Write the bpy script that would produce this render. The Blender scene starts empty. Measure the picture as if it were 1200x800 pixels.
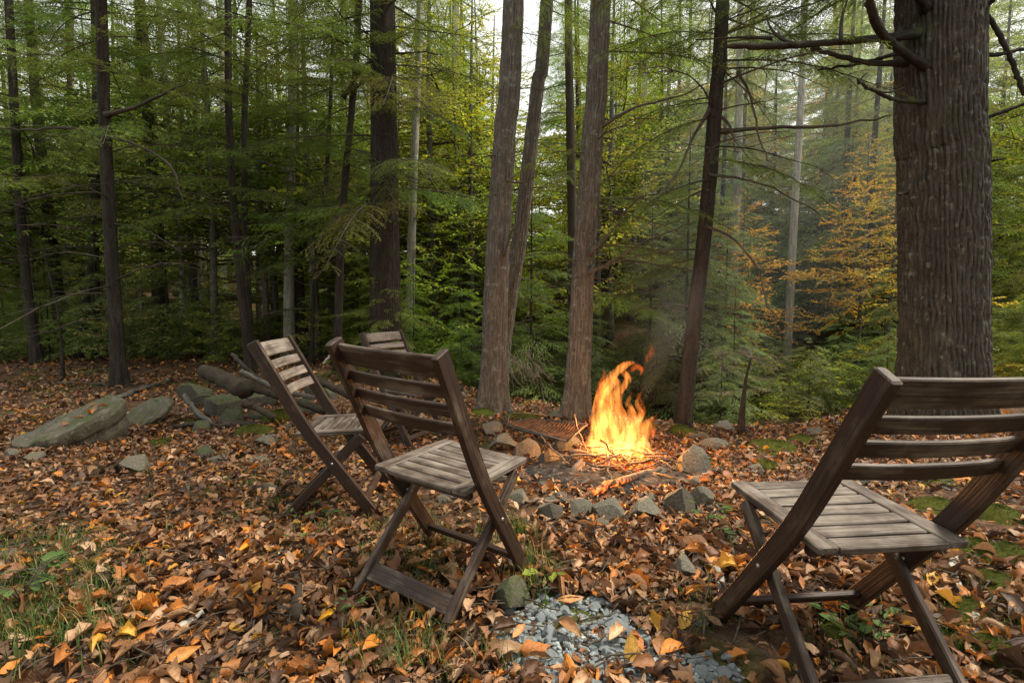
import bpy, bmesh, math, random
import numpy as np
from math import radians as R, pi as PI
from mathutils import Vector, Matrix

rng = np.random.default_rng(7)
random.seed(7)
C = bpy.context.scene.collection
scene = bpy.context.scene

# ------------------------------------------------------------------ camera
FPX, CAM_H, PITCH = 583.2, 1.043, R(4.46)      # focal length in pixels of a 1200 px wide frame
cam_d = bpy.data.cameras.new('camera'); cam = bpy.data.objects.new('camera', cam_d); C.objects.link(cam)
cam_d.sensor_width = 36.0; cam_d.lens = FPX / 1200 * 36.0
cam_d.clip_start = 0.05; cam_d.clip_end = 600
cam.location = (0, 0, CAM_H); cam.rotation_euler = (PI / 2 - PITCH, 0, 0)
scene.camera = cam

# ------------------------------------------------------------------ sky, sun, exposure
SUN_EL, SUN_AZ = R(60), R(82)                 # azimuth clockwise from +Y
world = bpy.data.worlds.new('World'); scene.world = world; world.use_nodes = True
wn, wl = world.node_tree.nodes, world.node_tree.links
bg = wn['Background']
sky = wn.new('ShaderNodeTexSky'); sky.sky_type = 'NISHITA'; sky.sun_disc = False
sky.sun_elevation = SUN_EL; sky.sun_rotation = SUN_AZ; sky.air_density = 1.5; sky.dust_density = 3
over = wn.new('ShaderNodeMix'); over.data_type = 'RGBA'
over.inputs[0].default_value = 0.8             # a closed pale overcast over the blue
over.inputs[7].default_value = (9.6, 9.5, 9.0, 1)
wl.new(sky.outputs[0], over.inputs[6]); wl.new(over.outputs[2], bg.inputs[0])
bg.inputs[1].default_value = 0.115
sun_d = bpy.data.lights.new('sun', 'SUN'); sun = bpy.data.objects.new('sun', sun_d); C.objects.link(sun)
sun_d.energy = 5.0; sun_d.angle = R(12); sun_d.color = (1.0, 0.91, 0.76)
sv = Vector((math.sin(SUN_AZ) * math.cos(SUN_EL), math.cos(SUN_AZ) * math.cos(SUN_EL), math.sin(SUN_EL)))
sun.rotation_euler = sv.to_track_quat('Z', 'Y').to_euler()
scene.view_settings.view_transform = 'Standard'; scene.view_settings.look = 'None'
scene.view_settings.gamma = 1; scene.view_settings.use_curve_mapping = False
scene.view_settings.exposure = 0.62
cy = scene.cycles
cy.max_bounces = 6; cy.diffuse_bounces = 4; cy.glossy_bounces = 2; cy.transmission_bounces = 4
cy.volume_bounces = 0; cy.transparent_max_bounces = 6; cy.sample_clamp_indirect = 4
cy.use_denoising = True

# ------------------------------------------------------------------ numpy noise
def _h(ix, iy, iz):
    h = (ix * 374761393 + iy * 668265263 + iz * 1440662683) & 0xFFFFFFFF
    h = ((h ^ (h >> 13)) * 1274126177) & 0xFFFFFFFF
    return ((h ^ (h >> 16)) & 0xFFFF) / 65535.0
def vnoise(p):
    p = np.asarray(p, float); i = np.floor(p).astype(np.int64); f = p - i; u = f * f * (3 - 2 * f)
    o = 0
    for dx in (0, 1):
        for dy in (0, 1):
            for dz in (0, 1):
                w = (u[:, 0] if dx else 1 - u[:, 0]) * (u[:, 1] if dy else 1 - u[:, 1]) * (u[:, 2] if dz else 1 - u[:, 2])
                o = o + w * _h(i[:, 0] + dx, i[:, 1] + dy, i[:, 2] + dz)
    return o
def fbm(p, n=4):
    p = np.asarray(p, float); o = 0; a = .5
    for k in range(n):
        o = o + a * vnoise(p * 2 ** k + 17.3 * k); a *= .5
    return o / (1 - .5 ** n)

# ------------------------------------------------------------------ terrain height and pixel rays
CHAIR_POSE = [(-.243, 1.751, -.552, .042, -.005, .04), (.897, 1.332, .105, .047, -.052, .007), (-.887, 2.556, -1.477, -.006, -.032, -.002), (-.845, 4.055, -2.085, -.083, .024, .004)]
def sstep(a, b, x):
    t = np.clip((x - a) / (b - a), 0, 1); return t * t * (3 - 2 * t)
def H(x, y):
    x = np.asarray(x, float); y = np.asarray(y, float)
    sh = x.shape; x = x.ravel(); y = y.ravel()
    z = .045 - .05 * (np.clip(y, -2, 5) - 1.5)
    p = np.stack([x, y, np.zeros_like(x)], 1)
    z = z + .10 * (fbm(p * .55 + 3, 3) - .5) + .05 * (fbm(p * 2.1, 3) - .5)
    yc = np.interp(x, [-30, -3.5, -1.4, -.5, .7, 2, 2.9, 4.2, 8, 30], [13, 11.5, 9, 6.3, 5.25, 4.45, 4.3, 5.2, 7, 12])
    dep = np.interp(x, [-30, -4, -1, 1, 8, 30], [.5, .5, 1.2, 1.5, 1.5, 1.5])
    dep = dep * (1 - .45 * sstep(1.2, 3, x)) ; z = z - dep * sstep(0, 1, (y - yc) / 3.2)
    k = np.interp(x, [-30, -8, 0, 6, 14, 40], [.2, .16, .2, .36, .45, .45])
    d = np.maximum(0, y - yc - 4.0 + 2.6 * sstep(1.0, 3, x))
    z = z + 16 * (1 - np.exp(-k * d / 16)) + (fbm(p * .16 + 9, 3) - .5) * np.clip(d, 0, 8) * .3
    for cx, cyy, rz, cz, c4, c5 in CHAIR_POSE:     # the chairs stand level with their feet
        dx, dy = x - cx, y - cyy; lx = dx * math.cos(rz) + dy * math.sin(rz); ly = -dx * math.sin(rz) + dy * math.cos(rz)
        w = np.exp(-((lx ** 2 + ly ** 2) / .30) ** 2)
        z = z * (1 - w) + w * (cz - c5 * lx - c4 * ly - .008)
    return z.reshape(sh)
cP, sP = math.cos(PITCH), math.sin(PITCH)
def ray(u, v):                                 # direction with unit forward depth along world +Y roughly
    X, Y = (u - 600) / FPX, (400 - v) / FPX
    return np.array([X, cP + Y * sP, -sP + Y * cP])
def at(u, v, d):                               # the point seen at pixel u, v at distance y = d
    r = ray(u, v); return np.array([0, 0, CAM_H]) + r * (d / r[1])
def ground(u, v):                              # the terrain point seen at pixel u, v
    r = ray(u, v); t = np.linspace(.5, 40, 1600); P = r[None, :] * t[:, None]
    f = P[:, 2] + CAM_H - H(P[:, 0], P[:, 1])
    k = np.argmax(f < 0) if (f < 0).any() else len(t) - 1
    a = f[k - 1] / (f[k - 1] - f[k]) if k else 0
    q = P[k - 1] + (P[k] - P[k - 1]) * a
    return np.array([q[0], q[1], float(H(q[0], q[1]))])
def px(d): return d / FPX                      # metres per pixel at distance d
def hz(x, y): return float(H(np.array([x]), np.array([y]))[0])

# ------------------------------------------------------------------ mesh builder
class MB:
    def __init__(s): s.v = []; s.f = []; s.m = []; s.c = []; s.g = []; s.n = 0
    def add(s, v, f, mat=0, col=None, guv=None):
        v = np.asarray(v, float).reshape(-1, 3)
        if isinstance(f, np.ndarray): f = [f]
        else:
            d = {}
            for q in f: d.setdefault(len(q), []).append(q)
            f = [np.array(a) for a in d.values()]
        for a in f:
            s.f.append(a + s.n); s.m.append(np.full(len(a), mat))
        s.v.append(v); s.n += len(v)
        c = np.ones((len(v), 4)) * .5 if col is None else np.broadcast_to(np.asarray(col, float), (len(v), 4) if np.ndim(col) else (len(v), 4))
        s.c.append(np.array(c))
        s.g.append(v.copy() if guv is None else np.asarray(guv, float))
    def mesh(s, name, mats, smooth=True):
        me = bpy.data.meshes.new(name)
        v = np.concatenate(s.v); nl = sum(a.size for a in s.f); nf = sum(len(a) for a in s.f)
        me.vertices.add(len(v)); me.vertices.foreach_set('co', v.ravel().astype(np.float32))
        me.loops.add(nl); me.loops.foreach_set('vertex_index', np.concatenate([a.ravel() for a in s.f]).astype(np.int32))
        tot = np.concatenate([np.full(len(a), a.shape[1]) for a in s.f])
        me.polygons.add(nf); me.polygons.foreach_set('loop_start', (np.cumsum(tot) - tot).astype(np.int32))
        me.polygons.foreach_set('material_index', np.concatenate(s.m).astype(np.int32))
        me.polygons.foreach_set('use_smooth', np.full(nf, smooth))
        me.update(calc_edges=True)
        a = me.attributes.new('col', 'FLOAT_COLOR', 'POINT'); a.data.foreach_set('color', np.concatenate(s.c).ravel().astype(np.float32))
        a = me.attributes.new('guv', 'FLOAT_VECTOR', 'POINT'); a.data.foreach_set('vector', np.concatenate(s.g).ravel().astype(np.float32))
        for m in (mats if isinstance(mats, (list, tuple)) else [mats]): me.materials.append(m)
        return me
    def build(s, name, mats, parent=None, smooth=True, loc=None):
        return link(name, s.mesh(name, mats, smooth), parent, loc)
def link(name, me, parent=None, loc=None, rot=None, scale=None):
    o = bpy.data.objects.new(name, me); C.objects.link(o)
    if parent is not None: o.parent = parent
    if loc is not None: o.location = tuple(loc)
    if rot is not None: o.rotation_euler = tuple(rot)
    if scale is not None: o.scale = (scale,) * 3 if np.isscalar(scale) else tuple(scale)
    return o
def tag(o, label, cat, group=None, kind=None):
    o['label'] = label; o['category'] = cat
    if group: o['group'] = group
    if kind: o['kind'] = kind
    return o
def thing(name, label, cat, loc=(0, 0, 0), rz=0, group=None):
    o = link(name, None, None, loc, (0, 0, rz)); o.empty_display_size = .1
    return tag(o, label, cat, group)
def copy_tree(o, parent=None):
    c = o.copy(); C.objects.link(c)
    if parent is not None: c.parent = parent
    for ch in list(o.children): copy_tree(ch, c)
    return c

def frames(path):
    path = np.asarray(path, float); n = len(path)
    t = np.gradient(path, axis=0); t /= np.linalg.norm(t, axis=1)[:, None] + 1e-12
    a = np.array([1., 0, 0]) if abs(t[0][0]) < .8 else np.array([0, 1., 0])
    u = np.zeros_like(t); w = np.zeros_like(t)
    p = a - t[0] * (a @ t[0]); p /= np.linalg.norm(p)
    for i in range(n):
        p = p - t[i] * (p @ t[i]); p /= np.linalg.norm(p) + 1e-12
        u[i] = p; w[i] = np.cross(t[i], p)
    return t, u, w
def tube(path, rad, seg=8, cap=True, rnoise=0, nscale=6, oval=1.0):
    path = np.asarray(path, float); n = len(path); rad = np.broadcast_to(np.asarray(rad, float), (n,))
    t, u, w = frames(path); a = np.linspace(0, 2 * PI, seg, endpoint=False)
    ring = np.cos(a)[None, :, None] * u[:, None] + oval * np.sin(a)[None, :, None] * w[:, None]
    r = rad[:, None] * np.ones(seg)
    if rnoise:
        q = path[:, None] + ring * rad[:, None, None]
        r = r * (1 + rnoise * (fbm(q.reshape(-1, 3) * nscale, 3).reshape(n, seg) - .5) * 2)
    v = (path[:, None] + ring * r[:, :, None]).reshape(-1, 3)
    i = np.arange(n - 1)[:, None] * seg; j = np.arange(seg)[None, :]; k = (j + 1) % seg
    q = np.stack([i + j, i + k, i + seg + k, i + seg + j], -1).reshape(-1, 4)
    L = np.concatenate([[0], np.cumsum(np.linalg.norm(np.diff(path, axis=0), axis=1))])
    g = np.stack([np.repeat(L, seg), np.tile(np.cos(a), n) * np.repeat(rad, seg), np.tile(np.sin(a), n) * np.repeat(rad, seg)], 1)
    f = [q]
    if cap: f += [np.arange(seg)[::-1][None, :], (np.arange(seg) + (n - 1) * seg)[None, :]]
    return v, f, g
def madd(mb, vfg, mat=0, col=None):
    v, fs, g = vfg; n0 = mb.n
    first = True
    v = np.asarray(v)
    mb.add(v, fs[0], mat, col, g)
    for a in fs[1:]:
        mb.f.append(a + n0); mb.m.append(np.full(len(a), mat))
def smooth_path(pts, n):                       # Catmull-Rom through the points
    P = np.asarray(pts, float); m = len(P)
    if m == 2: return P[0] + (P[1] - P[0]) * np.linspace(0, 1, n)[:, None]
    Q = np.vstack([2 * P[0] - P[1], P, 2 * P[-1] - P[-2]]); out = []
    for t in np.linspace(0, m - 1 - 1e-6, n):
        i = int(t); f = t - i; a, b, c, d = Q[i:i + 4]
        out.append(.5 * (2 * b + (c - a) * f + (2 * a - 5 * b + 4 * c - d) * f * f + (3 * b - a - 3 * c + d) * f ** 3))
    return np.array(out)
def bar(path, side, w, h, ch=.003):            # chamfered rectangular board swept along path; side = width direction
    path = np.asarray(path, float); n = len(path)
    t = np.gradient(path, axis=0); t /= np.linalg.norm(t, axis=1)[:, None]
    side = np.broadcast_to(np.asarray(side, float), path.shape)
    up = np.cross(side, t); up /= np.linalg.norm(up, axis=1)[:, None]
    a, b = w / 2, h / 2
    pr = np.array([(-a + ch, -b), (a - ch, -b), (a, -b + ch), (a, b - ch), (a - ch, b), (-a + ch, b), (-a, b - ch), (-a, -b + ch)])
    # end rings slightly inset so that the ends are eased too
    path = np.concatenate([path[:1], path[:1] + t[:1] * ch, path[1:-1], path[-1:] - t[-1:] * ch, path[-1:]]); ix = [0, 0] + list(range(1, n - 1)) + [n - 1, n - 1]
    side = side[ix]; up = up[ix]; n = len(path)
    sc = np.ones(n); sc[0] = sc[-1] = 1 - 1.6 * ch / max(min(w, h), 1e-6) 
    v = path[:, None] + sc[:, None, None] * (pr[None, :, 0, None] * side[:, None] + pr[None, :, 1, None] * up[:, None])
    i = np.arange(n - 1)[:, None] * 8; j = np.arange(8)[None, :]; k = (j + 1) % 8
    q = np.stack([i + j, i + k, i + 8 + k, i + 8 + j], -1).reshape(-1, 4)
    L = np.concatenate([[0], np.cumsum(np.linalg.norm(np.diff(path, axis=0), axis=1))])
    per = np.array([0, w, w, w + h, w + h, 2 * w + h, 2 * w + h, 2 * w + 2 * h]) * .5
    g = np.stack([np.repeat(L, 8), np.tile(pr[:, 0], n), np.tile(pr[:, 1], n)], 1) + rng.uniform(0, 9, 3)
    return v.reshape(-1, 3), [q, np.arange(8)[::-1][None, :], (np.arange(8) + (n - 1) * 8)[None, :]], g

# ------------------------------------------------------------------ materials
class NT:
    def __init__(s, name):
        s.m = bpy.data.materials.new(name); s.m.use_nodes = True; s.t = s.m.node_tree; s.t.nodes.clear()
        s.out = s.n('OutputMaterial')
    def n(s, typ, **kw):
        x = s.t.nodes.new('ShaderNode' + typ)
        for k, val in kw.items(): setattr(x, k, val)
        return x
    def l(s, a, b): s.t.links.new(a, b)
    def put(s, sock, val):
        if val is None: return
        if isinstance(val, bpy.types.NodeSocket): s.l(val, sock)
        else:
            if sock.type == 'RGBA' and len(val) == 3: val = (*val, 1)
            sock.default_value = val
    def attr(s, name): return s.n('Attribute', attribute_name=name)
    def coord(s, scale, src='Object', sock=None):
        mp = s.n('Mapping')
        s.l(sock if sock is not None else s.n('TexCoord').outputs[src], mp.inputs[0]); mp.inputs[3].default_value = scale if not np.isscalar(scale) else (scale,) * 3
        return mp.outputs[0]
    def noise(s, vec, scale=1, detail=4, rough=.55, dist=0):
        x = s.n('TexNoise'); s.l(vec, x.inputs['Vector']); x.inputs['Scale'].default_value = scale
        x.inputs['Detail'].default_value = detail; x.inputs['Roughness'].default_value = rough; x.inputs['Distortion'].default_value = dist
        return x.outputs[0]
    def ramp(s, fac, stops):
        x = s.n('ValToRGB'); s.l(fac, x.inputs[0]); e = x.color_ramp.elements
        while len(e) < len(stops): e.new(.5)
        for k, (p, c) in enumerate(stops): e[k].position = p; e[k].color = (*c, 1) if not np.isscalar(c) else (c, c, c, 1)
        return x.outputs[0]
    def mix(s, fac, a, b, mode='MIX'):
        x = s.n('Mix', data_type='RGBA', blend_type=mode); s.put(x.inputs[0], fac); s.put(x.inputs[6], a); s.put(x.inputs[7], b); return x.outputs[2]
    def math(s, op, a, b=None, clamp=False):
        x = s.n('Math', operation=op, use_clamp=clamp); s.put(x.inputs[0], a); s.put(x.inputs[1], b); return x.outputs[0]
    def bump(s, h, strength=.5, dist=.01):
        x = s.n('Bump'); s.l(h, x.inputs['Height']); x.inputs['Strength'].default_value = strength; x.inputs['Distance'].default_value = dist; return x.outputs[0]
    def bsdf(s, col, rough=.8, normal=None, spec=.3, **kw):
        b = s.n('BsdfPrincipled'); s.put(b.inputs['Base Color'], col); s.put(b.inputs['Roughness'], rough)
        b.inputs['Specular IOR Level'].default_value = spec
        if normal is not None: s.l(normal, b.inputs['Normal'])
        for k, val in kw.items(): s.put(b.inputs[k], val)
        s.l(b.outputs[0], s.out.inputs[0]); return b
    def upness(s): 
        x = s.n('SeparateXYZ'); s.l(s.n('NewGeometry').outputs['Normal'], x.inputs[0]); return x.outputs[2]

def m_leaf(name, fixed=None, trans=.35, rough=.6, spec=.25):
    """foliage: the object's colour times a per-leaf shade, partly translucent"""
    n = NT(name); a = n.attr('col').outputs['Color']
    base = n.n('ObjectInfo').outputs['Color'] if fixed is None else fixed
    col = n.mix(1, base, a, 'MULTIPLY')
    b = n.n('BsdfPrincipled'); n.l(col, b.inputs['Base Color']); b.inputs['Roughness'].default_value = rough; b.inputs['Specular IOR Level'].default_value = spec
    t = n.n('BsdfTranslucent'); n.l(n.mix(1, col, (1.25, 1.2, .7), 'MULTIPLY'), t.inputs[0])
    x = n.n('MixShader'); x.inputs[0].default_value = trans; n.l(b.outputs[0], x.inputs[1]); n.l(t.outputs[0], x.inputs[2]); n.l(x.outputs[0], n.out.inputs[0])
    return n.m
def m_litter(name, objcol=False):
    """dead leaves: per-leaf colour, mottled and veined, slightly translucent"""
    n = NT(name)
    a = n.n('ObjectInfo').outputs['Color'] if objcol else n.attr('col').outputs['Color']
    g = n.attr('guv').outputs['Vector']
    no = n.noise(n.coord(9, sock=g), 1, 3)
    col = n.mix(n.math('MULTIPLY', n.ramp(no, [(.45, 0.), (.7, 1.)]), .55), a, n.mix(1, a, (.42, .36, .33), 'MULTIPLY'))
    col = n.mix(n.math('MULTIPLY', n.ramp(n.noise(n.coord(40, sock=g), 1, 2), [(.6, 0.), (.72, 1.)]), .6), col, (.035, .022, .014))
    b = n.n('BsdfPrincipled'); n.l(col, b.inputs['Base Color']); b.inputs['Roughness'].default_value = .5; b.inputs['Specular IOR Level'].default_value = .35
    n.l(n.bump(n.noise(n.coord((10, 45, 10), sock=g), 1, 3), .5, .004), b.inputs['Normal'])
    t = n.n('BsdfTranslucent'); n.l(col, t.inputs[0]); x = n.n('MixShader'); x.inputs[0].default_value = .18
    n.l(b.outputs[0], x.inputs[1]); n.l(t.outputs[0], x.inputs[2]); n.l(x.outputs[0], n.out.inputs[0]); return n.m
def m_bark(name, c1, c2, moss=.0, mosscol=(.05, .07, .02), scale=1.0, bump=.6, lichen=0.0):
    n = NT(name); g = n.attr('guv').outputs['Vector']
    fis = n.noise(n.coord((3.5 * scale, 26 * scale, 26 * scale), sock=g), 1, 6, .65, .6)
    fine = n.noise(n.coord((30 * scale, 90 * scale, 90 * scale), sock=g), 1, 3)
    col = n.ramp(fis, [(.36, [c * .45 for c in c1]), (.5, c1), (.68, c2)])
    col = n.mix(.35, col, n.ramp(fine, [(.3, [c * .5 for c in c1]), (.7, [min(1, c * 1.35) for c in c2])]))
    big = n.noise(n.coord(1.3), 1, 3)
    col = n.mix(n.math('MULTIPLY', n.ramp(big, [(.4, 0.), (.65, 1.)]), .45), col, n.mix(1, col, (.62, .62, .62), 'MULTIPLY'))
    if lichen: 
        li = n.ramp(n.noise(n.coord(14), 1, 4), [(.6, 0.), (.68, 1.)]); col = n.mix(n.math('MULTIPLY', li, lichen), col, (.36, .38, .30))
    if moss:
        mo = n.ramp(n.noise(n.coord(2.2), 1, 5, .7), [(.62 - .3 * moss, 0.), (.78 - .3 * moss, 1.)]); col = n.mix(n.math('MULTIPLY', mo, .85), col, mosscol)
    n.bsdf(col, .9, n.bump(n.math('ADD', fis, n.math('MULTIPLY', fine, .3)), bump, .02), .15); return n.m
def m_wood(name, brown, grey, greyness, rough=.6):
    n = NT(name); off = n.n('VectorMath', operation='SCALE'); off.inputs[0].default_value = (7, 3, 5); n.l(n.n('ObjectInfo').outputs['Random'], off.inputs[3])
    ad = n.n('VectorMath', operation='ADD'); n.l(n.attr('guv').outputs['Vector'], ad.inputs[0]); n.l(off.outputs[0], ad.inputs[1]); g = ad.outputs[0]
    gr = n.noise(n.coord((5, 190, 190), sock=g), 1, 4, .6, .15)
    st = n.noise(n.coord((2.2, 34, 34), sock=g), 1, 4, .6, .3)
    big = n.noise(n.coord((6, 9, 9), sock=g), 1, 4, .65)
    f = n.math('ADD', n.math('MULTIPLY', big, .65), n.math('MULTIPLY', st, .45))
    col = n.mix(n.ramp(f, [(.78 - greyness * .55, 0.), (.95 - greyness * .5, 1.)]), brown, grey)
    col = n.mix(n.ramp(gr, [(.3, .85), (.60, 0.)]), col, n.mix(1, col, (.32, .27, .24), 'MULTIPLY'))
    col = n.mix(n.ramp(n.noise(n.coord((3, 260, 260), sock=g), 1, 2), [(.63, 0.), (.7, .8)]), col, (.012, .009, .007))
    n.bsdf(col, n.ramp(gr, [(.3, rough + .2), (.7, rough)]), n.bump(n.math('ADD', gr, st), .6, .004), .4); return n.m
def m_rock(name, c1, c2, moss=.3, mossc=(.06, .085, .015), scale=1.0):
    n = NT(name); o = n.n('ObjectInfo').outputs['Random']
    cc = n.n('VectorMath', operation='ADD'); n.l(n.n('TexCoord').outputs['Object'], cc.inputs[0])
    cb = n.n('CombineXYZ'); n.l(n.math('MULTIPLY', o, 20), cb.inputs[0]); n.l(cb.outputs[0], cc.inputs[1]); P = cc.outputs[0]
    a = n.noise(n.coord(9 * scale, sock=P), 1, 6, .65); b = n.noise(n.coord(55 * scale, sock=P), 1, 3)
    col = n.ramp(a, [(.3, [c * .55 for c in c1]), (.5, c1), (.7, c2)])
    col = n.mix(.3, col, n.ramp(b, [(.3, [c * .5 for c in c1]), (.7, [c * 1.3 for c in c2])]))
    col = n.mix(n.ramp(n.noise(n.coord(24 * scale, sock=P), 1, 4), [(.62, 0.), (.68, .5)]), col, [min(1, c * 1.5) for c in c2])
    if moss:
        mf = n.math('MULTIPLY', n.ramp(n.upness(), [(.1, 0.), (.8, 1.)]), n.ramp(n.noise(n.coord(5 * scale, sock=P), 1, 5, .7), [(.68 - .4 * moss, 0.), (.8 - .4 * moss, 1.)]))
        col = n.mix(mf, col, n.mix(b, [c * .6 for c in mossc], [c * 1.5 for c in mossc]))
    n.bsdf(col, .85, n.bump(n.math('ADD', a, n.math('MULTIPLY', b, .4)), .55, .02), .25); return n.m

M = {}
M['needle'] = m_leaf('hemlock_needles', trans=.55)
M['broadleaf'] = m_leaf('broad_leaves', trans=.5)
M['grassblade'] = m_leaf('grass_blades', (1, 1, 1, 1), .4)
M['litter'] = m_litter('leaf_litter'); M['leafobj'] = m_litter('fallen_leaf', True)
M['twig'] = m_bark('twig_bark', (.05, .04, .032), (.11, .09, .07), bump=.3)
M['paletwig'] = m_bark('pale_dead_twig', (.12, .10, .075), (.26, .225, .175), bump=.3)
M['dark_bark'] = m_bark('dark_hemlock_bark', (.024, .019, .015), (.060, .050, .039), .15)
M['brown_bark'] = m_bark('brown_bark', (.068, .061, .051), (.180, .163, .136), .05, lichen=.25, scale=1.7, bump=.9)
M['big_bark'] = m_bark('furrowed_bark', (.046, .041, .034), (.124, .109, .088), .12, (.05, .06, .022), scale=1.6, bump=.7, lichen=.3)
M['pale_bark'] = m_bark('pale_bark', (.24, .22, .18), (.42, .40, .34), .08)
M['mossy_bark'] = m_bark('mossy_bark', (.07, .055, .04), (.045, .036, .025), .3, (.028, .034, .010), bump=1)
M['rail_wood'] = m_wood('stained_chair_wood', (.034, .0165, .009), (.135, .10, .072), .36, .45)
M['slat_wood'] = m_wood('back_slat_wood', (.036, .0185, .0105), (.19, .152, .116), .42, .5)
M['seat_wood'] = m_wood('weathered_seat_wood', (.055, .036, .025), (.225, .192, .158), .56, .5)
M['silver_wood'] = m_wood('silvered_slat_wood', (.075, .058, .046), (.24, .215, .188), .62, .55)
M['rock'] = m_rock('grey_stone', (.085, .076, .056), (.20, .18, .138), .25)
M['mossrock'] = m_rock('mossy_stone', (.055, .052, .038), (.115, .108, .08), .6, (.040, .055, .012))
M['fieldrock'] = m_rock('olive_boulder', (.066, .060, .043), (.145, .131, .096), .5, (.045, .055, .014), scale=.6)
M['gravel'] = m_rock('blue_grey_gravel', (.12, .14, .145), (.33, .36, .365), 0, scale=2)

# soil under the leaves
n = NT('forest_soil')
P3 = n.coord(1)
a = n.noise(P3, 14, 6, .65); b = n.noise(P3, 60, 3); c = n.noise(P3, .9, 4, .6)
col = n.ramp(a, [(.3, (.022, .015, .010)), (.5, (.07, .042, .025)), (.68, (.15, .085, .045))])
col = n.mix(n.ramp(c, [(.52, 0.), (.62, .75)]), col, n.mix(b, (.02, .03, .008), (.09, .11, .02)))
n.bsdf(col, .95, n.bump(n.math('ADD', a, b), .8, .03), .1); M['soil'] = n.m
n = NT('moss'); a = n.noise(n.coord(60), 1, 4); b = n.noise(n.coord(7), 1, 4)
n.bsdf(n.mix(b, n.mix(a, (.03, .045, .008), (.13, .16, .03)), n.mix(a, (.045, .06, .01), (.20, .20, .035))), .95, n.bump(a, 1, .02), .1); M['moss'] = n.m
n = NT('rusted_iron'); a = n.noise(n.coord(25), 1, 5); n.bsdf(n.ramp(a, [(.35, (.05, .025, .015)), (.6, (.16, .07, .03)), (.75, (.25, .12, .05))]), .75, n.bump(a, .4, .003), .4, Metallic=.3); M['rust'] = n.m
n = NT('black_iron'); a = n.noise(n.coord(40), 1, 4); n.bsdf(n.ramp(a, [(.3, (.018, .017, .016)), (.7, (.07, .06, .05))]), .6, None, .5, Metallic=.5); M['iron'] = n.m
n = NT('charred_ash'); a = n.noise(n.coord(22), 1, 5); n.bsdf(n.ramp(a, [(.35, (.012, .011, .010)), (.6, (.05, .045, .04)), (.75, (.2, .19, .18))]), .95, n.bump(a, .8, .03), .1); M['ash'] = n.m
n = NT('zinc_bolt'); n.bsdf((.35, .34, .32), .4, None, .5, Metallic=.8); M['bolt'] = n.m
n = NT('glowing_embers'); a = n.noise(n.coord(30), 1, 4)
e = n.ramp(a, [(.42, (.0, .0, .0)), (.52, (.7, .06, .005)), (.64, (1, .32, .04)), (.75, (1, .7, .25))])
n.bsdf((.03, .02, .015), .9, None, .1, **{'Emission Color': e, 'Emission Strength': 2.2}); M['ember'] = n.m
def m_burn(name, reach):
    """firewood that glows where it lies in the flames (heat measured along the stick)"""
    n = NT(name); g = n.attr('guv').outputs['Vector']; h = n.attr('col').outputs['Fac']
    a = n.noise(n.coord((6, 60, 60), sock=g), 1, 5); b = n.noise(n.coord(38), 1, 4)
    wood = n.ramp(a, [(.35, (.05, .033, .022)), (.65, (.2, .145, .1))])
    col = n.mix(h, wood, (.012, .010, .009))
    glow = n.math('MULTIPLY', n.ramp(b, [(.42, 0.), (.6, 1.)]), h)
    n.bsdf(col, .85, n.bump(a, .5, .006), .2, **{'Emission Color': n.ramp(b, [(.4, (.9, .06, .005)), (.7, (1, .36, .06))]), 'Emission Strength': n.math('MULTIPLY', glow, reach)}); return n.m
M['burn'] = m_burn('burning_wood', 1.7)
def m_flame(name, tint, strength):
    n = NT(name); v = n.coord((22, 22, 5)); no = n.noise(v, 1, 4, .6, 1.6)
    d = n.ramp(no, [(.42, .0), (.53, .35), (.66, 1.)])
    e = n.n('Emission'); e.inputs[0].default_value = (*tint, 1); n.l(n.math('MULTIPLY', d, strength), e.inputs[1]); n.l(e.outputs[0], n.out.inputs[1]); return n.m
M['flame'] = m_flame('flame_gas', (1, .275, .048), 38)
M['flame_thin'] = m_flame('thin_flame_gas', (1, .15, .016), 20)
for nm, den in (('smoke', .0085), ('thick_smoke', .10)):
    n = NT(nm); v = n.n('VolumePrincipled'); v.inputs['Color'].default_value = (.82, .86, .88, 1); v.inputs['Density'].default_value = den; v.inputs['Anisotropy'].default_value = .3
    n.l(v.outputs[0], n.out.inputs[1]); M[nm] = n.m

# ------------------------------------------------------------------ ground
def make_ground():
    def axis(lo, hi, f0, f1, fine, coarse_n):
        a = np.arange(f0, f1 + 1e-6, fine)
        L = f0 - (np.geomspace(1, 1 + (f0 - lo), coarse_n) - 1)[1:][::-1]
        Rr = f1 + (np.geomspace(1, 1 + (hi - f1), coarse_n) - 1)[1:]
        return np.concatenate([L, a, Rr])
    xs = axis(-140, 140, -9, 9, .09, 34); ys = axis(-30, 240, -.5, 12, .09, 40)
    X, Y = np.meshgrid(xs, ys); Z = H(X, Y)
    near = (np.abs(X) < 9) & (Y < 12)
    p = np.stack([X, Y, 0 * X], -1).reshape(-1, 3)
    Z = Z + np.where(near, .022 * (fbm(p * 7, 3) - .5).reshape(X.shape), 0)
    v = np.stack([X, Y, Z], -1).reshape(-1, 3); w = len(xs); h = len(ys)
    i = np.arange(h - 1)[:, None] * w; j = np.arange(w - 1)[None, :]
    q = np.stack([i + j, i + j + 1, i + w + j + 1, i + w + j], -1).reshape(-1, 4)
    mb = MB(); mb.add(v, q); o = mb.build('ground', M['soil']); o['kind'] = 'structure'; return o
GROUND = make_ground()

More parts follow.
